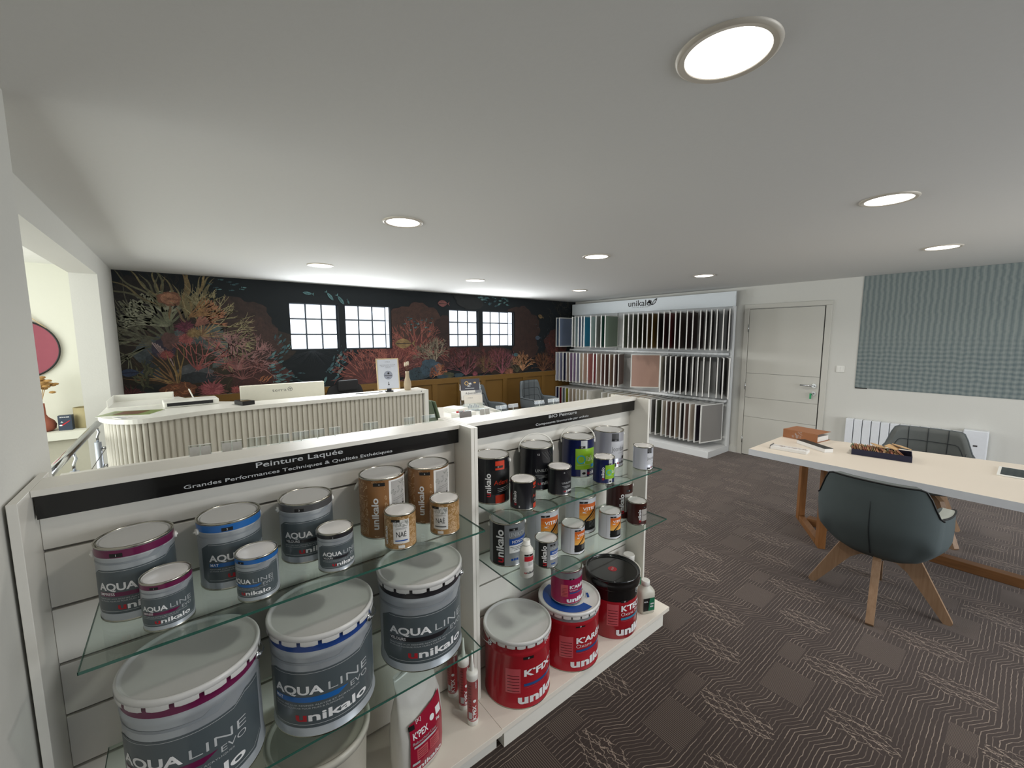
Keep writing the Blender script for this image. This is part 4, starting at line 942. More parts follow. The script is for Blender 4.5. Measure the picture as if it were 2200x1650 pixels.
# things on the counter
def mag(label, x, y, rz, c1, c2, z=CTZ):
    t = thing('magazine', label, 'magazine', (x, y, z), rz); g = G(); g.box(-.105, .105, -.148, .148, .0003, .006, PAPER); g.box(-.106, .106, -.149, .149, .006, .0068, mat('cover_'+c1.strip('#'), c1, .35, coat=.3)); g.build('pages', t)
    sh = Sheet(lambda a, q, l: (a, q, .0068+l*.0004)); sh.rect(-.07, .08, -.07, .08, mat('photo_'+c2.strip('#'), c2, .4, var=.4, scale=25), 1); sh.line([(-.07, .11), (.05, .11)], .012, DGREY, 1); sh.build('cover_print', t)
mag('green magazine with a brown picture lying at the rounded end of the counter', -.30, 3.86, radians(68), '#8d9c62', '#6b4a36')
t = thing('booklet', 'thin white booklet under the edge of the green magazine', 'booklet', (-.335, 3.70, CTZ), radians(-60)); g = G(); g.box(-.05, .05, -.03, .03, .0003, .003, PAPER); g.box(-.05, .05, -.03, .0, .003, .0036, INKG); g.build('pages', t)
t = thing('document_tray', 'white letter tray with raised sides at the back left of the counter', 'tray', (-.25, 4.42, CTZ+.0004), 0)
g = G(); g.box(-.21, .17, -.20, .20, 0, .006, CW); g.box(-.21, -.204, -.20, .20, .006, .06, CW); g.box(-.204, .17, .194, .20, .006, .06, CW); g.box(.164, .17, -.20, .194, .006, .05, CW); g.build('tray_body', t)
# low white printer-like box with dark lid
t = thing('document_scanner', 'flat white device with dark front slot on the counter, right of the letter tray', 'device', (.03, 4.10, CTZ+.0002), radians(4))
g = G(); g.box(-.17, .17, -.10, .10, 0, .045, CW, bev=.008); g.build('housing', t)
g = G(); g.box(-.15, .13, -.106, -.099, .012, .036, BLKM); g.build('dark_slot', t)
g = G(); g.box(.03, .036, -.02, .06, .045, .115, PLW, M=Matrix.Rotation(radians(-18), 4, 'Y')); g.build('paper_flap', t)
t = thing('card_terminal', 'small black card payment terminal on the counter edge', 'card terminal', (.355, 3.85, CTZ+.0002), radians(20))
g = G(); g.prism([(-.045, -.075), (.045, -.075), (.04, .06), (.03, .078), (-.03, .078), (-.04, .06)], 0, .03, BLKM); g.build('housing', t)
g = G(); g.box(-.03, .03, .0, .055, .0302, .0312, mat('terminal_screen', '#1b2a22', .1, coat=.6)); g.build('screen', t)
g = G()
for a in range(3):
    for c in range(4): g.box(-.028+a*.02, -.014+a*.02, -.06+c*.014, -.05+c*.014, .0302, .0325, mat('key_amber', '#5d4a22', .5))
g.build('keypad', t)
# monitor
t = thing('computer_monitor', 'white-backed computer monitor with a terra logo behind the counter', 'monitor', (.72, 4.30, .7352))
WB = mat('monitor_back', '#e0ddce', .4); g = G(); g.box(-.345, .345, -.015, .03, .10, .515, WB, bev=.006); g.build('casing', t)
g = G(); g.box(-.33, .33, .0302, .032, .12, .50, BLACK); g.build('screen', t)
g = G(); g.box(-.03, .03, .035, .06, .0, .3, STEEL); g.box(-.12, .12, -.06, .12, 0, .012, STEEL); g.build('stand', t)
sh = Sheet(planar((0, -.015, 0), (1, 0, 0), (0, 0, 1), (0, -1, 0))); sh.text('terra', -.10, .445, .030, DGREY, 1, -.01, 'L', .115); sh.ring(.045, .462, .017, .020, DGREY, 1); sh.line([(.03, .458), (.045, .466), (.06, .462)], .004, DGREY, 1); sh.line([(.045, .448), (.045, .478)], .003, DGREY, 1); sh.build('logo', t)
# sign frame on its clamp
t = thing('sign_holder', 'white framed notice standing in a black clamp on the counter', 'notice', (1.545, 3.86, CTZ+.0002), radians(-6))
g = G(); g.box(-.035, .035, -.03, .03, 0, .012, BLKM, bev=.003); g.box(-.02, .02, -.008, .008, .012, .03, BLKM); g.build('clamp', t)
FR = mat('frame_pale_wood', '#d9c49d', .5)
M0 = Matrix.Translation((0, 0, .018)) @ Matrix.Rotation(radians(-7), 4, 'X')
g = G()
for a in ((-.108, .108, 0, .010), (-.108, .108, .292, .302), (-.108, -.098, .01, .292), (.098, .108, .01, .292)): g.box(a[0], a[1], -.005, .005, a[2], a[3], FR, M=M0, bev=.0015)
g.build('frame', t)
g = G(); g.box(-.098, .098, -.002, .002, .01, .292, mat('poster_paper', '#d5dae4', .4), M=M0); pb = g.build('poster', t)
sh = Sheet(lambda a, z, l: M0 @ Vector((a, -.002-l*.0005, z)))
sh.text('ATELA', 0, .265, .007, DGREY, 1, 0, 'C', .05); sh.text('MERCI DE NE PAS TOUCHER', 0, .235, .006, DGREY, 1, 0, 'C', .15); sh.text('POUR VOTRE SECURITE', 0, .222, .006, DGREY, 1, 0, 'C', .13); sh.text('MERCI', 0, .209, .006, DGREY, 1, 0, 'C', .05)
sh.ell(0, .14, .042, .042, mat('poster_grey', '#9a9fae', .5), 1, 30); sh.ell(.003, .157, .010, .010, INKK, 2); sh.rect(-.036, .036, .132, .138, INKK, 2); sh.text('SVP', 0, .112, .009, INKK, 2, .03); sh.rect(-.003, .003, .052, .075, INKK, 2); sh.ell(0, .05, .007, .007, INKK, 2); sh.build('print', pb)
t = thing('bud_vase', 'slim beige vase with three dried bunny-tail stems on the counter', 'vase', (1.735, 3.86, CTZ+.0002))
CER = mat('vase_ceramic', '#b5a58c', .5)
g = G(); g.lathe([(0, .001), (.026, 0), (.031, .006), (.036, .04), (.036, .065), (.028, .10), (.020, .125), (.0175, .16), (.0185, .186), (.0155, .186), (.014, .16), (0, .12)], CER, seg=32); g.build('vase_body', t)
for k, (dx, dz, tl) in enumerate(((-.022, .262, -.3), (-.005, .268, -.1), (.012, .272, .15))):
    g = G(); g.tube([(0, 0, .14), (dx*.5, 0, .20), (dx, 0, dz-.03)], .0012, mat('stem_brown', '#6b573a', .7), 6); g.ellipsoid((dx, 0, dz-.008), (.008, .008, .022), mat('bunny_tail', '#e3d6bf', .9)); g.build('dried_stem', t)
t = thing('power_cable', 'thin dark cable lying across the counter beside the notice', 'cable', (1.40, 3.88, CTZ+.0002)); g = G(); g.tube([(-.17, .0, .003), (-.08, -.02, .003), (0, -.01, .003), (.085, -.005, .003)], .003, BLKM, 6); g.build('cord', t)
# black office chair behind the counter
def office_chair():
    t = thing('office_chair', 'black office chair behind the counter, below the left glass-block windows', 'chair', (1.50, 4.95, 0), radians(8))
    FB = mat('black_fabric', '#101014', .7)
    g = G()
    P = []
    for i in range(21):
        u = -1+2*i/20; row = []
        for j in range(13):
            v = j/12; hw = .26*(1-.25*v**3); row.append((u*hw, .05+.05*u*u, .62+.52*v-.05*(abs(u)**3)*v))
        P.append(row)
    g.grid(P, FB); g.grid([[(p[0], p[1]+.05*(1-abs(-1+2*i/20)**4)+.01, p[2]) for p in row] for i, row in enumerate(P)], FB); g.build('backrest', t)
    g = G(); g.box(-.24, .24, -.42, .06, .44, .52, FB, bev=.03); g.build('seat', t)
    g = G(); g.box(-.12, .12, .0, .04, 1.05, 1.18, FB, bev=.02); g.build('headrest', t)
    for s in (-1, 1):
        g = G(); g.tube([(s*.27, -.05, .46), (s*.30, -.05, .66), (s*.30, -.30, .68)], .018, BLKM); g.build('armrest', t)
    g = G(); g.cyl((0, -.15, .09), (0, -.15, .44), .03, BLKM, 14); g.build('gas_column', t)
    for k in range(5):
        a = 2*pi*k/5; g = G(); g.tube([(0, -.15, .11), (.30*cos(a), -.15+.30*sin(a), .07)], .018, BLKM, 8); g.cyl((.30*cos(a)-.012, -.15+.30*sin(a), .028), (.30*cos(a)+.012, -.15+.30*sin(a), .028), .027, BLKM, 14); g.build('leg', t)
office_chair()

# ------------------------------------------------------------ white meeting desk beyond the counter
t = thing('white_desk', 'glossy white desk between the counter and the quilted chairs', 'desk', (2.48, 4.35, 0))
GLW = mat('desk_gloss_white', '#eceae2', .15, coat=.3)
def dq(*P): return [(x-2.48, y-4.35) for x, y in P]
g = G(); g.prism(dq((1.93, 3.72), (2.90, 3.72), (3.09, 4.74), (2.18, 4.93)), .72, .75, GLW); g.build('desk_top', t)
g = G(); g.prism(dq((2.965, 3.72), (2.995, 3.72), (3.135, 4.74), (3.105, 4.74)), 0, .765, GLW); g.build('side_board', t)
g = G(); g.prism(dq((1.95, 3.76), (1.98, 3.76), (2.22, 4.86), (2.19, 4.86)), 0, .72, GLW); g.build('side_board', t)
def paperbox(name, label, x, y, rz, sx, sy, sz, z=.75):
    t = thing(name, label, 'box', (x, y, z+.0003), rz); g = G(); g.box(-sx/2, sx/2, -sy/2, sy/2, 0, sz*.45, PLW, bev=.001); g.build('tray', t)
    g = G(); g.box(-sx/2-.002, sx/2+.002, -sy/2-.002, sy/2+.002, sz*.45+.001, sz, PLW, bev=.001); g.build('lid', t)
paperbox('paper_box', 'small white box on the desk just right of the counter end', 2.60, 4.40, radians(10), .17, .26, .06)
paperbox('paper_box', 'flat white box on the desk under the red-handled cutter', 2.51, 4.07, radians(8), .25, .15, .06)
t = thing('utility_knife', 'red and black utility knife lying on the flat white box', 'knife', (2.495, 4.07, .8106), radians(5))
g = G(); g.box(-.085, .02, -.012, .012, 0, .018, INKR, bev=.005); g.build('grip', t)
g = G(); g.box(-.06, .0, -.0125, .0125, .004, .0185, BLKM, bev=.003); g.build('inlay', t)
g = G(); g.box(.02, .10, -.009, .009, .003, .012, STEEL); g.build('blade_holder', t)
for k, lab in enumerate(('green folder leaning against the counter end, rear one', 'green folder leaning against the counter end, front one')):
    t = thing('folder', lab, 'folder', (2.035+.022*k, 3.90-.05*k, .7515), radians(0), 'green folders leaning on the counter end'); g = G(); g.box(-.003, .003, -.10, .10, 0, .28, mat('folder_green', '#6f8068', .5), M=Matrix.Rotation(radians(-16), 4, 'Y')); g.build('cover', t)
# brochure stand
t = thing('brochure_holder', 'clear brochure holder with leaflets on the white desk', 'brochure holder', (2.83, 4.40, .7512), radians(-14))
ACR = thin_glass('clear_acrylic', (.90, .93, .93), .05)
Mt = Matrix.Rotation(radians(-8), 4, 'X')
g = G(); g.box(-.14, .14, 0, .004, 0, .40, ACR, M=Mt); g.box(-.14, .14, -.09, .0, 0, .004, ACR); g.box(-.14, .14, -.09, -.086, 0, .10, ACR); g.build('holder', t)
for z0, z1, x0, x1, m, nm in ((.24, .395, -.12, .12, mat('leaflet_navy', '#2e2d38', .4), 'leaflet'), (.13, .25, -.135, .135, PAPER, 'leaflet'), (.012, .19, -.11, .13, mat('leaflet_cream', '#d8d2c8', .5), 'leaflet')):
    k = {.24: 0, .13: 1, .012: 2}[z0]; g = G(); g.box(x0, x1, -.010-.03*k, -.006-.03*k, z0, z1, m, M=Mt); lo = g.build(nm, t)
    sh = Sheet(lambda a, z, l, k=k: Mt @ Vector((a, -.0105-.03*k-l*.0005, z)))
    if k == 0: sh.ring(-.05, .34, .018, .026, mat('ink_gold', '#c9a45c', .4), 1); sh.text('lak', .0, .325, .022, INKW, 1, .03); sh.ell(.06, .345, .018, .01, mat('ink_gold', '#c9a45c', .4), 1); sh.text('déco', -.02, .30, .014, INKW, 1, .03); sh.line([(-.07, .275), (.05, .275)], .007, INKG, 1)
    elif k == 1: sh.text('A Joordon', .0, .205, .022, INKK, 1, -.005, 'C', .16); sh.rect(.05, .13, .215, .25, DGREY, 2)
    else:
        sh.text('ATELA', -.03, .15, .009, DGREY, 1, .02, 'C', .07)
        for q in range(7): sh.rect(-.07+.022*q, -.056+.022*q, .03, .055+.012*((q*5) % 3), DGREY, 1)
        sh.ring(.02, .10, .0, .0, DGREY, 1) if False else None
    sh.build('print', lo)
# acrylic price-tag holders along the far edge of the shelf units
TAGC = mat('tag_card', '#c3c1bc', .6, var=.10, scale=120)
tags = [(403, 454, 955, 1), (474, 521, 959, 1), (531, 573, 967, 0), (579, 622, 950, 0), (628, 664, 942, 0), (667, 697, 942, 0), (707, 731, 933, 0), (780, 812, 928, 0), (868, 890, 917, 0), (906, 934, 905, 0), (985, 1012, 885, 2), (1029, 1051, 888, 1), (1065, 1087, 882, 0), (1092, 1112, 880, 0), (1148, 1168, 871, 0), (1177, 1200, 866, 0)]
for k, (xa, xb, yt, kd) in enumerate(tags):
    p, q = at(xa, yt, 1, 1.71), at(xb, yt, 1, 1.71); wd = q.x-p.x; hh = max(.012, (p.z+q.z)/2-GZ)
    t = thing('price_tag_holder', 'clear acrylic price-tag holder, %s from the left along the shelf-unit tops' % ordinal(k+1), 'tag holder', ((p.x+q.x)/2, 1.70, GZ-.05), radians(-4), 'acrylic tag holders behind the shelf-unit tops')
    Mr = Matrix.Rotation(radians(-8), 4, 'X')
    g = G(); g.box(-wd/2, wd/2, 0, .002, 0, .05+hh, ACR, M=Mr); g.build('clear_plate', t)
    g = G(); g.tube([Mr @ Vector((-wd*.48, 0, .05+hh)), Mr @ Vector((wd*.48, 0, .05+hh))], .0012, PLW, 6); g.build('edge_grip', t)
    g = G(); g.tube([Mr @ Vector((0, .003, 0)), Mr @ Vector((0, .003, .05+hh))], .0014, PLW, 6); g.build('stem', t)
    if kd:
        g = G()
        for a in (-1, 1) if kd == 1 else (0,): g.box((a-1)*wd*.24+.002 if kd == 1 else -wd*.45, (a+1)*wd*.24-.002 if kd == 1 else wd*.45, -.0015, -.0005, .01, .05+hh-.006, TAGC if kd == 1 else mat('tag_grey_print', '#8f8b8a', .6, var=.25, scale=160), M=Mr)
        g.build('card', t)
# far half of the double-sided unit that carries the tags
t = thing('shelf_ledge', 'white ledge on the far side of the shelf units, under the tag holders', 'shelf', (.9, 1.75, 0))
g = G(); g.box(-1.22, 1.22, -.083, .10, GZ-.075, GZ-.052, WHITE); g.box(-1.22, 1.22, -.083, -.063, .0925, GZ-.075, WHITE); g.build('ledge_board', t)

# ============================================================ CHAIRS
FAB = mat('chair_velvet_slate', '#4b5556', .75, var=.10, scale=9); FABI = mat('chair_velvet_inner', '#5a605e', .8, var=.06, scale=14); FGR = mat('chair_fabric_grey', '#5b6164', .8, var=.08, scale=14); PIPE = mat('piping_black', '#0f1112', .5); OAK = wood('oak_legs', '#8b6c50', '#a08266', 2, 12)
def bucket(rx, ry, zs, zback, zarm, lean, n=49, rows=14, wide=1.0):
    "tub shell: returns outer and inner point grids and rim; back of the chair faces -x"
    O, I = [], []
    for i in range(n):
        a = radians(-128+256*i/(n-1)); b_ = abs(math.degrees(a))
        k = min(1, max(0, (b_-34)/24)); k = k*k*(3-2*k); zt = zback*(1-k)+zarm*k
        if b_ > 95: zt -= .05*((b_-95)/33)**2
        ro, ri = [], []
        for j in range(rows):
            v = j/(rows-1); z = zs+(zt-zs)*v
            gfac = .60+.40*min(1, (v/.42))**.6 if v < .42 else 1.0
            bulge = gfac*(1+lean*v*(1 if b_ < 60 else .45)+.035*sin(pi*v)*(b_ < 200))
            p = 2.5
            c, s = cos(a), sin(a)
            x = -rx*abs(c)**(2/p)*(1 if c >= 0 else -1); y = ry*abs(s)**(2/p)*(1 if s >= 0 else -1)
            ro.append(Vector((x*bulge, y*bulge, z)))
            th = .045 if b_ < 55 else .055
            L = math.hypot(x, y); f = max(.05, (L*bulge-th)/L)
            ri.append(Vector((x*f, y*f, z+(.006 if j == rows-1 else 0))))
        O.append(ro); I.append(ri)
    return O, I
def armchair(label, x, y, rz, outer, inner, seam_back, quilt, pipe=PIPE, group=None, zback=.85, zarm=.665, legs=True, name='armchair', pads=None, zs_=.385):
    t = thing(name, label, 'chair', (x, y, 0), rz, group)
    O, I = bucket(.27, .285, zs_, zback, zarm, .14)
    g = G(); g.grid(O, outer)
    g.face([r[0] for r in O], outer, True); g.build('shell', t)
    g = G(); g.grid(I, inner)
    for i in range(len(O)-1): g.face([O[i][-1], O[i+1][-1], I[i+1][-1], I[i][-1]], pads if pads and abs(i-24) > 10 else inner, True)
    for k in (0, -1):
        for j in range(len(O[0])-1): g.face([O[k][j], O[k][j+1], I[k][j+1], I[k][j]], inner, True)
    g.build('inner_lining', t)
    g = G(); g.tube([r[-1]+Vector((0, 0, .002)) for r in O], .005, pipe, 6); g.build('piping', t)
    if seam_back:
        g = G(); r = O[24]; g.tube([p+Vector((-.001, 0, 0)) for p in r[1:11]], lambda u: .0045*(1-.6*u), mat('seam_dark', '#1d2426', .8), 6); g.build('back_seam', t)
    if quilt:
        g = G()
        for i in (14, 20, 24, 28, 34): g.tube([p+Vector((.002, 0, 0)) for p in I[i][5:]], .0028, mat('seam_quilt', '#2c3032', .8), 5)
        for j in (7, 10): g.tube([I[i][j]+Vector((.002, 0, 0)) for i in range(12, 37)], .0028, MATS['seam_quilt'], 5)
        g.build('quilt_seams', t)
    g = G(); P = []
    for i in range(33):
        a = 2*pi*i/32; row = []
        for rr, zz in ((0, .475), (.12, .477), (.19, .470), (.225, .455), (.235, .43), (.22, .40), (0, .395)): row.append((.03+rr*1.03*cos(a), rr*1.05*sin(a), zz))
        P.append(row)
    g.grid(P, inner); g.build('seat_cushion', t)
    g = G(); g.cyl((0, 0, .28), (0, 0, .398), .032, BLKM, 16); g.build('hub', t)
    if legs:
        prof = [(.020, .375), (.13, .375), (.19, .335), (.345, .015), (.335, 0), (.305, 0), (.135, .245), (.085, .285), (.020, .290)]
        for k in range(4):
            a = radians(legs[k]); g = G(); Mx = Matrix.Rotation(a, 4, 'Z') @ Matrix.Rotation(pi/2, 4, 'X')
            g.prism(prof, -.019, .019, OAK, M=Mx); lg = g.build('leg', t)
            g = G(); P0 = Matrix.Rotation(a, 4, 'Z'); g.cyl(P0 @ Vector((.14, .019, .33)), P0 @ Vector((.14, .023, .33)), .006, STEEL, 10); g.cyl(P0 @ Vector((.14, -.023, .33)), P0 @ Vector((.14, -.019, .33)), .006, STEEL, 10); g.build('bolt', lg)
    return t
armchair('slate velvet swivel armchair seen from behind, in front of the long table', 3.345, .512, radians(-2), FAB, FABI, True, False, legs=(99, 189, 279, 9), pads=mat('arm_pad_light', '#a4a8a0', .7), zback=.84, zarm=.67, zs_=.345)
armchair('grey velvet armchair on the far side of the long table, against the radiator', 4.86, .52, radians(184), FGR, mat('chair_fabric_dim', '#575a58', .8, var=.08), False, True, legs=(45, 135, 225, 315), pipe=FGR)
armchair('quilted grey armchair at the white desk, left one of the pair', 3.54, 5.05, radians(-72), FGR, FGR, False, True, legs=(45, 135, 225, 315), group=None, zback=.93, zarm=.66)
armchair('quilted grey armchair by the mustard panelling, right one of the pair', 4.64, 5.10, radians(-84), FGR, FGR, False, True, legs=(45, 135, 225, 315), zback=.93, zarm=.66)

# ============================================================ LONG TABLE AND WHAT LIES ON IT
t = thing('long_table', 'long cream-topped table on timber legs at the right', 'table', (4.0, .5, 0))
def q4(*P): return [(x-4.0, y-.5) for x, y in P]
g = G(); g.prism(q4((3.60, 1.408), (3.560, -.75), (4.80, -.75), (4.405, 1.40)), .700, .75, mat('table_top_cream', '#ddd2c2', .4, var=.01), mside=mat('table_edge_grey', '#c9ccd0', .35)); g.build('table_top', t)
W1 = wood('table_timber', '#74491f', '#8d5f34', 2, 10); W2 = wood('table_timber_rail', '#6e4724', '#855b35', 1, 10)
def post(x, y, a, sx=.075, sy=.05, z0=0, z1=.70): 
    g = G(); g.box(-sx/2, sx/2, -sy/2, sy/2, z0, z1, W1, M=Matrix.Translation((x-4., y-.5, 0)) @ Matrix.Rotation(a, 4, 'Z'), bev=.003); g.build('leg', t)
ang = atan2(.945-1.25, 3.85-4.36)
post(4.34, 1.225, ang); post(3.875, .945, ang)
for y in (-.52,): post(4.34, y-.1, -ang); post(3.875, y+.15, -ang)
def rail(x0, y0, x1, y1, z0, z1, wd, name='floor_rail'):
    a = atan2(y1-y0, x1-x0); L_ = math.hypot(x1-x0, y1-y0); g = G(); g.box(0, L_, -wd/2, wd/2, z0, z1, W2 if abs(sin(a)) > .7 else wood('table_timber_cross', '#6e4724', '#855b35', 0, 10), M=Matrix.Translation((x0-4., y0-.5, 0)) @ Matrix.Rotation(a, 4, 'Z'), bev=.003); g.build(name, t)
rail(4.30, 1.20, 3.915, .968, 0, .05, .05); rail(4.29, 1.15, 4.29, -.55, 0, .065, .075); rail(4.31, 1.207, 3.905, .963, .64, .70, .05, 'top_rail')
# binder
t = thing('binder', 'brown lever-arch binder lying flat with white leaf print', 'binder', (4.375, 1.235, .7503), radians(-9))
BR = mat('binder_kraft', '#935f3b', .5)
w2, d2, hh = .115, .14, .075
g = G(); g.box(-w2, w2, -d2, d2, 0, .003, BR); g.box(-w2, w2, -d2, d2, hh-.003, hh, BR); g.box(-w2, -w2+.003, -d2, d2, .003, hh-.003, BR); g.build('cover', t)
g = G(); g.box(-w2+.012, w2-.02, -d2+.01, d2-.01, .0035, hh*.62, PAPER); g.build('pages', t)
g = G()
for yy in (-.04, .04): g.tube([(-.03, yy, .02), (-.03, yy, hh*.75), (.0, yy, hh*.9), (.03, yy, hh*.75), (.03, yy, .02)], .002, STEEL, 6)
g.build('rings', t)
sh = Sheet(lambda a, z, l: (-w2-l*.0006, a, z)); leaves(sh, -.03, .07, .008, .068, 26, INKG, 9, .02); sh.build('spine_print', t)
t = thing('fan_deck', 'white colour-fan booklet with a brown printed spine at the table corner', 'booklet', (3.80, 1.18, .7503), radians(4))
g = G(); g.box(-.05, .05, -.125, .125, 0, .022, PAPER, bev=.001); g.build('pages', t)
sh = Sheet(lambda a, z, l: (z, a, .022+l*.0004)); leaves(sh, -.12, .12, -.01, .03, 60, mat('ink_brown', '#7a4b33', .5), 12, .018); sh.build('cover_print', t)
g = G(); g.box(-.048, .05, .125, .129, 0, .03, DGREY, bev=.001); g.build('clip', t)
t = thing('fan_deck', 'white colour-fan booklet with a black cover stripe, beside the binder', 'booklet', (4.055, 1.085, .7503), radians(-35))
g = G(); g.box(-.035, .035, -.15, .15, 0, .03, PAPER, bev=.001); g.build('pages', t); g = G(); g.box(-.036, .036, -.151, .151, .0302, .0325, INKK); g.build('cover', t)
# box of samples
bx, by, brz = 4.176, .684, radians(8.9)
t = thing('sample_box', 'open dark blue box full of wood and colour chips on the table', 'box', (bx, by, .7503), brz)
DB = mat('box_indigo', '#1b1c33', .5); g = G(); sx, sy, sz = .10, .172, .045
g.box(-sx, sx, -sy, sy, 0, .004, DB); g.box(-sx, -sx+.004, -sy, sy, .004, sz, DB); g.box(sx-.004, sx, -sy, sy, .004, sz, DB); g.box(-sx+.004, sx-.004, -sy, -sy+.004, .004, sz, DB); g.box(-sx+.004, sx-.004, sy-.004, sy, .004, sz, DB); g.build('box_body', t)
r = random.Random(11); cc = ['#a9865c', '#b9966a', '#8d6b45', '#9a5f4a', '#b07a5a', '#7d7452', '#c1a27a', '#6f7a5c', '#99755a']
pats = []
for i in range(44):
    c = cc[r.randrange(len(cc))]; yy = .150-.29*i/44; tilt = -38+10*r.random() if i < 26 else -62+16*r.random()
    m = mat('chip_'+c.strip('#'), c, .6, var=.1)
    top = i < 8
    col = 'upper' if i % 2 else 'lower'
    wch = .05
    xx = -.046+.092*(i % 2)
    kinds = {'#a9865c': 'tan', '#b9966a': 'light oak', '#8d6b45': 'brown', '#9a5f4a': 'terracotta', '#b07a5a': 'orange-brown', '#7d7452': 'olive', '#c1a27a': 'pale sand', '#6f7a5c': 'green-grey', '#99755a': 'dusty brown'}
    ch = thing('sample_chip', 'small %s sample chip tilted in the dark blue box' % kinds[c], 'sample chip', (bx, by, .7503+.006), brz, '%s sample chips in the dark blue box' % kinds[c])
    g = G(); Mx = Matrix.Translation((xx, yy, .0)) @ Matrix.Rotation(radians(tilt), 4, 'X')
    g.box(-.038, .038, 0, .0035, .004, .062, m, M=Mx); o = g.build('chip_body', ch)
for k, (xx, yy, rr) in enumerate(((.0, .02, 20), (-.01, -.06, -15), (.02, -.11, 30))):
    ch = thing('sample_chip', ['large pale wood chip lying on top of the heap in the dark blue box', 'large tan wood chip lying across the middle of the sample heap', 'large pale wood chip lying at the right end of the sample heap'][k], 'sample chip', (bx, by, .7503), brz)
    g = G(); g.box(-.05, .05, -.035, .035, 0, .006, mat('chip_large', '#bf9c6f', .6), M=Matrix.Translation((xx, yy, .072+.006*k)) @ Matrix.Rotation(radians(rr), 4, 'Z') @ Matrix.Rotation(radians(14), 4, 'X')); g.build('chip_body', ch)
t = thing('tablet', 'white-edged tablet with a dark screen at the right edge of the table', 'tablet', (4.33, -.08, .7503), radians(0))
g = G(); g.box(-.16, .11, -.13, .18, 0, .009, PLW, bev=.002); g.build('body', t); g = G(); g.box(-.145, .095, -.115, .165, .0092, .0098, BLACK); g.build('screen', t)

# ============================================================ ON THE RIGHT WALL
t = thing('radiator', 'white ribbed electric radiator with a control panel at its right end', 'radiator', (WX, .80, 0))
RW = mat('radiator_white', '#e3e6ea', .3, coat=.2)
n = 12; y0, y1 = 1.345, .40; pw = (y0-y1)/n
for i in range(n):
    a = y0-i*pw; g = G(); g.box(-.095, -.015, a-pw+.0035-.8, a-.0035-.8, .14, .705, RW, bev=.006); g.build('fin', t)
g = G(); g.box(-.1, -.012, .225-.8, .395-.8, .14, .735, RW, bev=.008); cp = g.build('control_box', t)
g = G(); g.box(-.1015, -.099, .29-.8, .32-.8, .575, .59, DGREY); g.build('display', cp)
for yy in (1.2, .5):
    g = G(); g.box(-.018, -.001, yy-.82, yy-.78, .2, .65, RW); g.build('bracket', t)
t = thing('light_switch', 'white double wall switch beside the door', 'switch', (WX, 1.455, 1.275))
g = G(); g.box(-.010, -.0005, -.041, .041, -.041, .041, PLW, bev=.004); g.build('plate', t)
for k in (0, 1):
    g = G(); g.box(-.0135, -.0102, -.029+k*.030, -.001+k*.030, -.028, .028, PLW, bev=.001); g.build('rocker', t)
t = thing('wall_print', 'large grey woven-stripe print panel on the right wall', 'wall print', (0, 0, 0))
g = G(); g.box(WX-.006, WX-.001, -1.6, 1.304, 1.066, CZ-.001, woven_mat()); g.build('print_sheet', t)
g = G(); g.box(WX-.0075, WX-.006, 1.19, 1.30, 1.058, 1.070, INKK); g.build('name_plate', t)

# ============================================================ STAIRWELL
t = thing('guard_rail', 'steel guard rail with wires beside the rounded counter end', 'railing', (-.56, 3.6, 0))
CHR = mat('polished_steel', '#d5dae0', .15, 1.)
g = G(); g.tube([(0, -1.7, 1.0), (0, .98, 1.0)], .022, CHR, 16); g.build('handrail', t)
for yy in (4.47, 3.565):
    g = G(); g.cyl((0, yy-3.6, 0), (0, yy-3.6, .87), .021, mat('post_alu', '#c3c9d2', .35, .6), 20); p = g.build('post', t)
    g = G(); g.tube([(0, yy-3.6, .87), (0, yy-3.6, .91), (.012, yy-3.6+.008, .945), (.006, yy-3.6+.012, .965), (0, yy-3.6+.02, .985)], .008, CHR, 10); g.build('bent_arm', p)
    for zz in (.82, .68, .54):
        g = G(); g.cyl((.02, yy-3.6, zz), (.052, yy-3.6, zz), .009, STEEL, 10); g.build('wire_clamp', p)
for zz in (.82, .68, .54):
    g = G(); g.tube([(.045, -1.7, zz), (.045, .95, zz)], .003, STEEL, 6); g.build('wire', t)
t = thing('round_mirror', 'round red-tinted mirror with a dark rim hanging on the stairwell wall', 'mirror', (-1.155, 5.705, 1.575))
R_ = .262; g = G(); Mx = Matrix.Rotation(pi/2, 4, 'X')
RMAT = mat('mirror_reflecting_rose', '#b06474', .08, .5)
g.prism([(R_*cos(2*pi*i/56), R_*sin(2*pi*i/56)) for i in range(56)], 0, .012, RMAT, M=Mx); g.build('mirror_glass', t)
g = G(); g.tube([(R_*cos(2*pi*i/56), -.008, R_*sin(2*pi*i/56)) for i in range(56)], .008, INKK, 8, closed=True); g.build('rim', t)
g = G(); g.tube([(-.19, -.006, R_*.72), (0, -.006, R_+.14), (.19, -.006, R_*.72)], .006, mat('strap_cream', '#d8c3a0', .7), 6); g.build('hanging_strap', t)
t = thing('terracotta_vase', 'terracotta bottle vase with dried hydrangea on the stairwell ledge', 'vase', (-1.02, 5.45, .8452))
TC = mat('terracotta', '#9c5a48', .8); g = G(); g.lathe([(0, .001), (.06, 0), (.085, .02), (.092, .055), (.080, .09), (.045, .125), (.034, .15), (.032, .25), (.027, .25), (.027, .15), (0, .1)], TC, seg=32); g.build('vase_body', t)
g = G(); r = random.Random(3)
for k in range(7): g.tube([(0, 0, .2), (r.uniform(-.03, .05), r.uniform(-.03, .03), .40)], .003, mat('dry_stem', '#b59467', .8), 5)
g.build('dried_stems', t)
g = G()
for k in range(60):
    c = (.02+r.gauss(0, .038), r.gauss(0, .03), .43+r.gauss(0, .022)); g.ellipsoid(c, (.024, .020, .012), mat('dried_petals', '#a8834f', .9, var=.3), 6, 4)
g.build('dried_bloom', t)
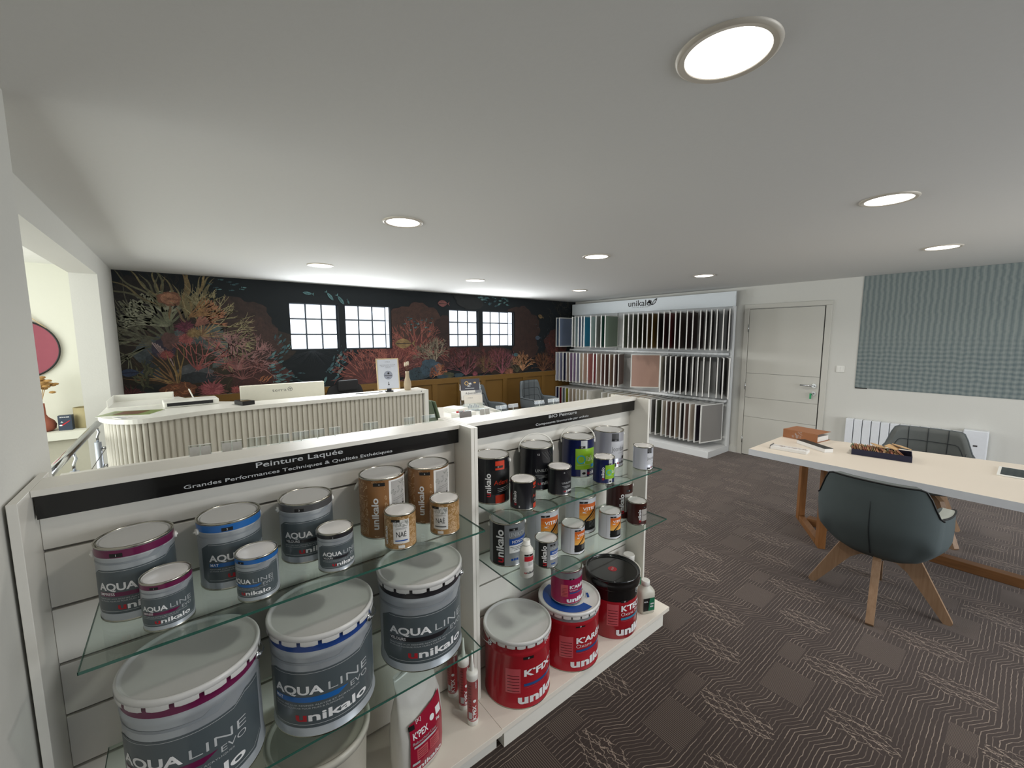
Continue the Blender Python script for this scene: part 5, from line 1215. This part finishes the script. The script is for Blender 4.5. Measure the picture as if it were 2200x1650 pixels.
t = thing('gift_box', 'small dark blue printed box on the stairwell ledge', 'box', (-.865, 5.42, .8452), radians(-6))
g = G(); g.box(-.045, .045, -.03, .03, 0, .135, mat('box_slate', '#2f3b4c', .4), bev=.002); g.build('carton', t)
sh = Sheet(planar((0, -.0305, 0), (1, 0, 0), (0, 0, 1), (0, -1, 0))); sh.text('BONNES', 0, .115, .010, INKW, 1, .02, 'C', .06); sh.poly([(-.035, .045), (-.02, .04), (.035, .085), (.03, .088)], INKR, 1); sh.ell(-.028, .047, .010, .006, INKW, 2); sh.poly([(-.03, .07), (-.02, .085), (-.01, .07)], INKG, 1); sh.build('print', t)
t = thing('storage_pot', 'beige cylindrical pot with a shell on its rim, right end of the ledge', 'pot', (-.745, 5.52, .8452))
g = G(); g.lathe([(0, .001), (.082, 0), (.085, .005), (.085, .185), (.079, .185), (.079, .02), (0, .018)], mat('pot_beige', '#a89d77', .7), seg=36); g.build('pot_body', t)
g = G(); g.ellipsoid((.05, -.04, .19), (.035, .02, .014), mat('shell_cream', '#d8c9a8', .6)); g.build('shell', t)
t = thing('open_box', 'small brown box with papers on the stairwell floor level', 'box', (-.80, 4.55, 0), radians(10))
g = G(); g.box(-.2, .2, -.2, .2, 0, .50, mat('cabinet_white', '#cfcdc4', .5)); g.build('cabinet', t)
g = G(); g.box(-.02, .16, -.12, .05, .501, .53, mat('box_terracotta', '#8a5542', .6)); g.build('box_body', t)
g = G(); g.box(-.14, .08, -.1, .1, .531, .535, PAPER, M=Matrix.Rotation(radians(6), 4, 'Y')); g.build('paper', t)

# ============================================================ REEF WALLPAPER (a printed mural on the far wall, flat artwork)
def W(px, py): p = at(px, py, 1, WY); return (p.x, p.z)
class Mural:
    def __init__(s): s.k = 0; s.V = []; s.F = []; s.C = []; s.r = random.Random(7); s.lock = False
    def off(s): s.k += (0 if s.lock else 1); return WY-.0008-s.k*.000010
    def poly(s, pts, c):
        y = s.off(); b = len(s.V); s.V += [(min(max(x, LX+.002), WX-.01), y, min(max(z, 1.030), CZ-.002)) for x, z in pts]; s.F.append(tuple(range(b, b+len(pts)))); s.C.append(lin(c))
    def strip(s, pts, w0, w1, c):
        y = s.off(); n = len(pts); b = len(s.V); q = lin(c)
        for i, (x, z) in enumerate(pts):
            a = pts[max(i-1, 0)]; e = pts[min(i+1, n-1)]; dx, dz = e[0]-a[0], e[1]-a[1]; L_ = math.hypot(dx, dz) or 1; w_ = (w0+(w1-w0)*i/(n-1))/2
            for sg in (1, -1): s.V.append((min(max(x-dz/L_*w_*sg, LX+.002), WX-.01), y, min(max(z+dx/L_*w_*sg, 1.030), CZ-.002)))
        for i in range(n-1): s.F.append((b+2*i, b+2*i+1, b+2*i+3, b+2*i+2)); s.C.append(q)
    def blob(s, x, z, rx, rz, c, rough=.12, n=44, lob=7):
        ph = [s.r.uniform(0, 6.3) for _ in range(4)]; P = []
        for i in range(n):
            a = 2*pi*i/n; k = 1+rough*(sin(lob*a+ph[0])*.5+sin((lob*2+1)*a+ph[1])*.3+sin(3*a+ph[2])*.6)
            P.append((x+rx*k*cos(a), z+rz*k*sin(a)))
        s.poly(P, c)
    def coral(s, x, z, L, a, d, w, c, spread=.55, bend=.25, c2=None, tip=False):
        top = not s.lock
        if top: s.k += 1; s.lock = True
        n = 5; pts = [(x, z)]; aa = a
        for i in range(n): aa += s.r.uniform(-bend, bend)*.5; x += cos(aa)*L/n; z += sin(aa)*L/n; pts.append((x, z))
        s.strip(pts, w, w*.72, c)
        if d > 0:
            for k in range(2 if s.r.random() < .7 else 3): s.coral(pts[-1][0], pts[-1][1], L*s.r.uniform(.6, .85), aa+s.r.uniform(-spread, spread)+(spread*.5 if k else -spread*.5), d-1, w*.72, c2 or c, spread, bend, c2, tip)
        elif tip: s.blob(pts[-1][0], pts[-1][1], w*1.3, w*1.0, c2 or c, .2, 10)
        if top: s.lock = False
    def kelp(s, x, z, L, a, w, c, cur=0., wave=.35):
        pts = []; n = 14; ph = s.r.uniform(0, 6)
        for i in range(n+1):
            pts.append((x, z)); q = a+cur*i/n+wave*sin(ph+i*.7); x += cos(q)*L/n; z += sin(q)*L/n
        y = s.off(); b = len(s.V); cc_ = lin(c)
        for i, (px_, pz_) in enumerate(pts):
            A = pts[max(i-1, 0)]; E_ = pts[min(i+1, n)]; dx, dz = E_[0]-A[0], E_[1]-A[1]; l = math.hypot(dx, dz) or 1; wd = w*sin(pi*(.12+.86*i/n))**.8/2
            wd *= .62
            for sg in (1, -1): s.V.append((min(max(px_-dz/l*wd*sg, LX+.002), WX-.01), y, min(max(pz_+dx/l*wd*sg, 1.03), CZ-.002)))
        for i in range(n): s.F.append((b+2*i, b+2*i+1, b+2*i+3, b+2*i+2)); s.C.append(cc_)
    def fish(s, x, z, L, a, c, c2='#27454d', h=.36):
        P = [(L*(.5-u/10), L*h*.5*sin(pi*min(1, (u/10)*1.02))**.75) for u in range(11)]; P = P+[(-L*.72, L*.2), (-L*.64, 0), (-L*.72, -L*.2)]+[(p[0], -p[1]) for p in P[:0:-1]]
        s.poly([(x+p[0]*cos(a)-p[1]*sin(a), z+p[0]*sin(a)+p[1]*cos(a)) for p in P], c)
        s.strip([(x+.4*L*cos(a), z+.4*L*sin(a)), (x-.5*L*cos(a), z-.5*L*sin(a))], L*.06, L*.04, c2)
    def anem(s, x, z, R_, c, c2, n=34):
        s.blob(x, z, R_*.72, R_*.6, c, .15)
        for i in range(n):
            a = 2*pi*i/n+s.r.uniform(-.1, .1); l = R_*s.r.uniform(.75, 1.15); s.strip([(x+.2*R_*cos(a), z+.2*R_*sin(a)), (x+l*cos(a), z+l*.85*sin(a))], R_*.10, R_*.03, c2 if i % 2 else c)
    def build(s, t):
        me = bpy.data.meshes.new('printed_reef'); me.from_pydata(s.V, [], s.F); at_ = me.color_attributes.new('ink', 'FLOAT_COLOR', 'CORNER')
        for p, c in zip(me.polygons, s.C):
            for li in p.loop_indices: at_.data[li].color = (*c, 1)
        m = bpy.data.materials.new('printed_inks'); m.use_nodes = True; q = NB(m); v, x, y, z = q.xyz()
        va = q.n('ShaderNodeVertexColor'); va.layer_name = 'ink'; nz = q.noise(v, 14, 5); nz2 = q.noise(v, 60, 3)
        f = q.m('ADD', q.m('MULTIPLY_ADD', nz, 1.0, .0), q.m('MULTIPLY_ADD', nz2, .8, -.25))
        n = q.n('ShaderNodeVectorMath'); n.operation = 'SCALE'; q.nt.links.new(va.outputs['Color'], n.inputs[0]); q.nt.links.new(f, n.inputs['Scale'])
        hs = q.n('ShaderNodeHueSaturation'); hs.inputs['Saturation'].default_value = .86; q.nt.links.new(n.outputs[0], hs.inputs['Color']); q.nt.links.new(hs.outputs[0], q.b.inputs['Base Color']); q.b.inputs['Roughness'].default_value = .7
        me.materials.append(m); o = bpy.data.objects.new('printed_reef', me); COL.objects.link(o); o.parent = t; return o
mu = Mural(); r = mu.r
t = thing('reef_wallpaper', 'dark coral reef wallpaper with corals and fish covering the far wall', 'wallpaper', (0, 0, 0))
def B(px, py, rx, rz, c, **k): x, z = W(px, py); mu.blob(x, z, rx, rz, c, **k)
# hazy masses
B(300, 690, .42, .42, '#1d1813'); B(290, 800, .40, .45, '#2b2213'); B(470, 760, .75, .50, '#2e2115'); B(510, 690, .33, .28, '#3a251d'); B(545, 730, .30, .25, '#43281f'); B(430, 800, .5, .38, '#33280f'); B(560, 810, .32, .22, '#4a1f18'); B(330, 850, .35, .12, '#15201f')
for k in range(70): x, z = W(r.uniform(255, 500), r.uniform(720, 850)); mu.kelp(x, z, r.uniform(.2, .5), r.uniform(.2, 2.6), .008, r.choice(['#3a2f18', '#4a3a1c', '#2a2413', '#553d22']), wave=.3)
for k in range(60): x, z = W(r.uniform(270, 380), r.uniform(600, 690)); mu.kelp(x, z, r.uniform(.15, .35), r.uniform(1.2, 2.6), .006, r.choice(['#2a2117', '#33281a']), wave=.4)
# grey-blue rocks
B(345, 760, .20, .20, '#4f5a5e'); B(352, 785, .16, .16, '#39434b'); B(448, 745, .20, .24, '#55635f'); B(405, 722, .16, .10, '#566868'); B(400, 780, .26, .22, '#3a2f1c'); B(418, 800, .17, .085, '#595d61'); B(425, 812, .2, .06, '#2a3238')
# sage branching coral left
x0, z0 = W(372, 735)
for k in range(13): mu.coral(x0, z0, .24, 1.55+.14*k, 2, .022, r.choice(['#5f6047', '#6f6f55', '#55573f']), .5, .3, '#7a7b5e')
for k in range(15): x, z = W(330, 740); mu.kelp(x, z, r.uniform(.5, .75), 2.1+.08*k, .018, '#63604a', cur=-.5, wave=.12)
x0, z0 = W(362, 700)
for k in range(14): mu.coral(x0, z0, .15, .9+.17*k, 2, .026, r.choice(['#7f8262', '#8b8d70', '#6d7055']), .6, .3, '#9a9b7e', True)
# kelp crown
for k in range(10): x, z = W(350+r.uniform(-12, 8), 660); mu.kelp(x, z, r.uniform(.32, .6), 1.5+.13*k, .03, r.choice(['#8b7d4c', '#7a6b3e', '#6f6c4c']), cur=r.uniform(-.6, .3), wave=.3)
for k in range(13): x, z = W(400+r.uniform(-5, 10), 690-r.uniform(0, 25)); mu.kelp(x, z, r.uniform(.35, .65), .75+.09*k, .038, r.choice(['#9a7f45', '#8a7240', '#7f7348']), cur=r.uniform(-.3, .5), wave=.28)
B(364, 642, .10, .075, '#8b5533'); 
for k in range(5): x, z = W(364, 642); mu.strip([(x+.07*cos(a*.5)*(1-k*.17), z+.055*sin(a*.5)*(1-k*.17)) for a in range(13)], .008, .008, '#b0744a')
mu.kelp(*W(378, 662), .28, -1.1, .035, '#8a6e47', wave=.3); mu.kelp(*W(365, 655), .16, -1.7, .035, '#85683f', wave=.2)
# fan corals right of the kelp
x0, z0 = W(432, 722)
for k in range(16): mu.coral(x0, z0, .19, -.75+.16*k, 3, .014, r.choice(['#9a7440', '#a98a52', '#8d5b35']), .45, .2, '#a79a6a')
for k in range(7): x, z = W(420, 700); mu.coral(x, z, .14, .3+.14*k, 2, .02, '#9c5c46', .4, .2, '#b9713f')
for k in range(8): x, z = W(405, 682); mu.kelp(x, z, .3, .15+.12*k, .026, '#a0702f', wave=.12)
x0, z0 = W(508, 795)
for k in range(15): mu.coral(x0, z0, .17, .25+.15*k, 3, .015, r.choice(['#8c5550', '#9a665f', '#7c4542']), .65, .35, '#a5706c')
x0, z0 = W(520, 815)
for k in range(9): mu.coral(x0, z0, .11, .3+.3*k, 3, .01, '#93524b', .6, .3)
for (px, py, R_, a, c) in ((398, 703, .10, '#5c1230', '#7e2147'), (399, 728, .085, '#9a3c3a', '#bb5a52'), (417, 716, .08, '#8a6b33', '#a98a4c')): mu.anem(*W(px, py), R_, a, c)
x, z = W(352, 750); mu.blob(x, z, .10, .11, '#3a3449', rough=.03)
for k in range(9): mu.strip([(x-.09+.02*k, z+.07-.004*k*k), (x-.03+.008*k, z-.05)], .012, .004, '#b79a94')
B(365, 732, .07, .09, '#6a4640'); mu.anem(x+.02, z-.06, .07, '#8a2f2d', '#b04a3d')
x0, z0 = W(425, 795)
for k in range(7): mu.coral(x0, z0, .16, .5+.35*k*.8, 2, .013, '#a8443c', .45, .3, '#b9564b')
x0, z0 = W(382, 828)
for k in range(12): mu.kelp(x0, z0, r.uniform(.3, .5), 1.25+.14*k, .02, r.choice(['#a8833f', '#94722f', '#8a5f2c']), cur=.3, wave=.15)
for k in range(16): x, z = W(315+r.uniform(-12, 18), 850-r.uniform(0, 50)); mu.kelp(x, z, .16, r.uniform(.8, 2.6), .03, r.choice(['#4c4e33', '#5b5c3a', '#3d4029']), wave=.5)
mu.blob(*W(386, 838), .155, .085, '#7a3f17', rough=.12)
for k in range(22): x, z = W(386, 838); a = r.uniform(0, 6.3); rr_ = r.uniform(.03, .12); mu.kelp(x+rr_*cos(a), z+rr_*.5*sin(a), .10, a+1.5, .012, r.choice(['#b3651f', '#a0541a', '#c27a34']), wave=.6)
mu.anem(*W(456, 838), .14, '#9a3540', '#c05a5c', 46); mu.anem(*W(508, 838), .07, '#8e3330', '#b9503f', 24); mu.anem(*W(282, 850), .12, '#4f1218', '#6f1d22', 30)
x, z = W(278, 801); mu.fish(x, z, .16, pi, '#2c3f63', '#16233d', .5)
for k in range(6): x, z = W(555+4*k, 822-r.uniform(0, 4)); mu.kelp(x, z, .09, .9, .015, '#b86a25')
# fish schools
teal = ['#4e8488', '#3d6c74', '#6aa09f', '#2f5a63']
for k in range(10): x, z = W(440+r.uniform(0, 90), 600+r.uniform(0, 24)); mu.fish(x, z, .045, r.uniform(-.3, .3), r.choice(teal), h=.3)
for k in range(34): u = k/33; x, z = W(598+14*sin(3*u*pi)+r.uniform(-14, 18), 722+108*u+r.uniform(-8, 8)); mu.fish(x, z, r.uniform(.05, .08), 1.1-1.2*u+r.uniform(-.3, .3), r.choice(teal), h=.32)
for k in range(20): x, z = W(600+r.uniform(0, 60), 800+r.uniform(0, 25)); mu.fish(x, z, r.uniform(.03, .05), r.uniform(-.3, .2), r.choice(teal), h=.3)
for k in range(30): u = k/29; x, z = W(742-34*u+r.uniform(-16, 16), 752+70*u+r.uniform(-6, 6)); mu.fish(x, z, r.uniform(.05, .085), .9+r.uniform(-.35, .35), r.choice(teal), h=.33)
for (px, py, L_, a) in ((660, 630, .11, pi-.1), (709, 637, .12, -.9), (732, 645, .13, -.95), (748, 649, .06, -1.2)): x, z = W(px, py); mu.fish(x, z, L_, a, '#558a8c', h=.34)
x0, z0 = W(672, 752)
for k in range(60): a = -pi*r.uniform(.05, .95); mu.strip([(x0, z0), (x0+.30*cos(a), z0+.22*sin(a))], .004, .001, '#27323a')
# middle reef
B(893, 705, .42, .38, '#4a2a1b'); B(890, 760, .42, .26, '#5a2018'); B(820, 790, .5, .22, '#571f19'); B(780, 812, .30, .18, '#5c241b'); B(850, 770, .25, .2, '#6b1f18'); B(960, 720, .25, .3, '#33180f'); B(985, 760, .5, .25, '#3d1612'); B(1040, 770, .6, .25, '#3b1b12'); B(1010, 640, .3, .2, '#14191b'); B(1120, 700, .42, .33, '#3a2016'); B(1130, 745, .3, .22, '#3b1e13'); B(1090, 790, .5, .16, '#33200f'); B(1190, 770, .35, .25, '#33190f'); B(1195, 735, .30, .26, '#4c1f16')
for (cx_, cy_, n_, c_) in ((895, 765, 15, '#9a3a2a'), (840, 800, 14, '#81332a'), (790, 822, 12, '#7d2f24')):
    x0, z0 = W(cx_, cy_)
    for k in range(n_): mu.coral(x0, z0, .20, .2+2.7*k/n_, 3, .012, c_, .4, .25, '#a8503a')
for k in range(50): x, z = W(r.uniform(785, 900), r.uniform(755, 825)); mu.coral(x, z, .05, r.uniform(0, 3.1), 2, .006, r.choice(['#7d2f24', '#8a3a2a', '#6a211c']), .6)
x0, z0 = W(932, 785)
for k in range(13): mu.coral(x0, z0, .15, .9+.13*k, 3, .018, r.choice(['#8a7a62', '#9a8b70', '#6f6452']), .5, .3)
x0, z0 = W(905, 800)
for k in range(9): mu.coral(x0, z0, .10, .5+.25*k, 3, .008, '#7c4443', .6)
B(905, 800, .20, .09, '#2d4550'); B(925, 790, .18, .13, '#345061'); B(890, 808, .14, .07, '#2f4853'); B(950, 805, .1, .07, '#10181b')
for k in range(34): x, z = W(r.uniform(890, 930), r.uniform(785, 810)); mu.blob(x, z, .008, .008, '#172a33', n=8)
x0, z0 = W(942, 806)
for k in range(17): mu.coral(x0, z0, .065, .1+.19*k, 3, .012, r.choice(['#b0602a', '#c9783a', '#98491f']), .6)
mu.blob(*W(963, 806), .10, .05, '#4d4f33'); mu.blob(*W(985, 806), .09, .035, '#2f4a55'); mu.blob(*W(950, 809), .1, .03, '#2b4450')
for (px, py, n_, c_, L_) in ((1000, 806, 14, '#8b3f4a', .15), (1078, 803, 16, '#a0485a', .16), (1055, 800, 12, '#7a2f2a', .16), (985, 790, 10, '#6a2620', .14), (1040, 800, 9, '#7c5a2c', .10), (1110, 800, 9, '#6e6a48', .10), (1165, 798, 12, '#8f5526', .13), (1190, 800, 9, '#7c4a22', .12)):
    x0, z0 = W(px, py)
    for k in range(n_): mu.coral(x0, z0, L_, .6+2.0*k/n_, 3, .010, c_, .4, .25)
x0, z0 = W(1122, 796)
for k in range(11): mu.coral(x0, z0, .12, .9+.14*k, 3, .020, r.choice(['#c08046', '#b07038', '#cf9055']), .5)
mu.anem(*W(1093, 800), .11, '#8f4a26', '#b9683a'); mu.anem(*W(1020, 803), .06, '#7a2438', '#a13c50')
x0, z0 = W(1195, 775)
for k in range(26): mu.coral(x0+r.uniform(-.15, .25), z0+r.uniform(-.1, .2), .11, r.uniform(.3, 2.8), 3, .010, r.choice(['#7a2d1f', '#8f3a24', '#5f2a1c']), .6)
for k in range(30): x, z = W(r.uniform(1180, 1240), r.uniform(650, 700)); mu.kelp(x, z, r.uniform(.15, .3), r.uniform(.5, 3.), .012, r.choice(['#3d3a2c', '#4b4636', '#2c2b22']), wave=.8)
for (px, py, L_, a, c, h) in ((950, 652, .17, pi, '#8a4741', .6), (866, 738, .26, pi, '#96753a', .55), (1160, 680, .12, pi-.3, '#8a6c36', .6), (1154, 726, .13, pi, '#46596f', .6), (1107, 762, .12, 0, '#3f6f76', .5)): x, z = W(px, py); mu.fish(x, z, L_, a, c, '#3a2a20', h)
for k in range(26): x, z = W(r.uniform(1020, 1090), r.uniform(638, 660)); mu.fish(x, z, r.uniform(.03, .07), r.uniform(-.4, .4)+pi, r.choice(teal), h=.45)
for k in range(22): x, z = W(r.uniform(865, 935), r.uniform(682, 712)); mu.fish(x, z, r.uniform(.03, .05), r.uniform(-.3, .3), r.choice(teal), h=.35)
for k in range(24): x, z = W(r.uniform(1148, 1180), r.uniform(690, 770)); mu.blob(x, z, .006, .006, '#4a6472', n=8)
# keep the print clear of the glass-block openings
def inside(c): return any(a-.004 < c[0] < b+.004 and ZB-.004 < c[1] < ZT+.004 for a, b in HOLES)
o = mu.build(t)
bm = bmesh.new(); bm.from_mesh(o.data)
for a, b in HOLES:
    for co, no in (((a-.01, 0, 0), (1, 0, 0)), ((b+.01, 0, 0), (1, 0, 0)), ((0, 0, ZB-.01), (0, 0, 1)), ((0, 0, ZT+.01), (0, 0, 1))):
        bmesh.ops.bisect_plane(bm, geom=bm.verts[:]+bm.edges[:]+bm.faces[:], plane_co=co, plane_no=no)
kill = [f for f in bm.faces if any(a-.0101 <= f.calc_center_median().x <= b+.0101 and ZB-.0101 <= f.calc_center_median().z <= ZT+.0101 for a, b in HOLES)]
bmesh.ops.delete(bm, geom=kill, context='FACES'); bm.to_mesh(o.data); bm.free()
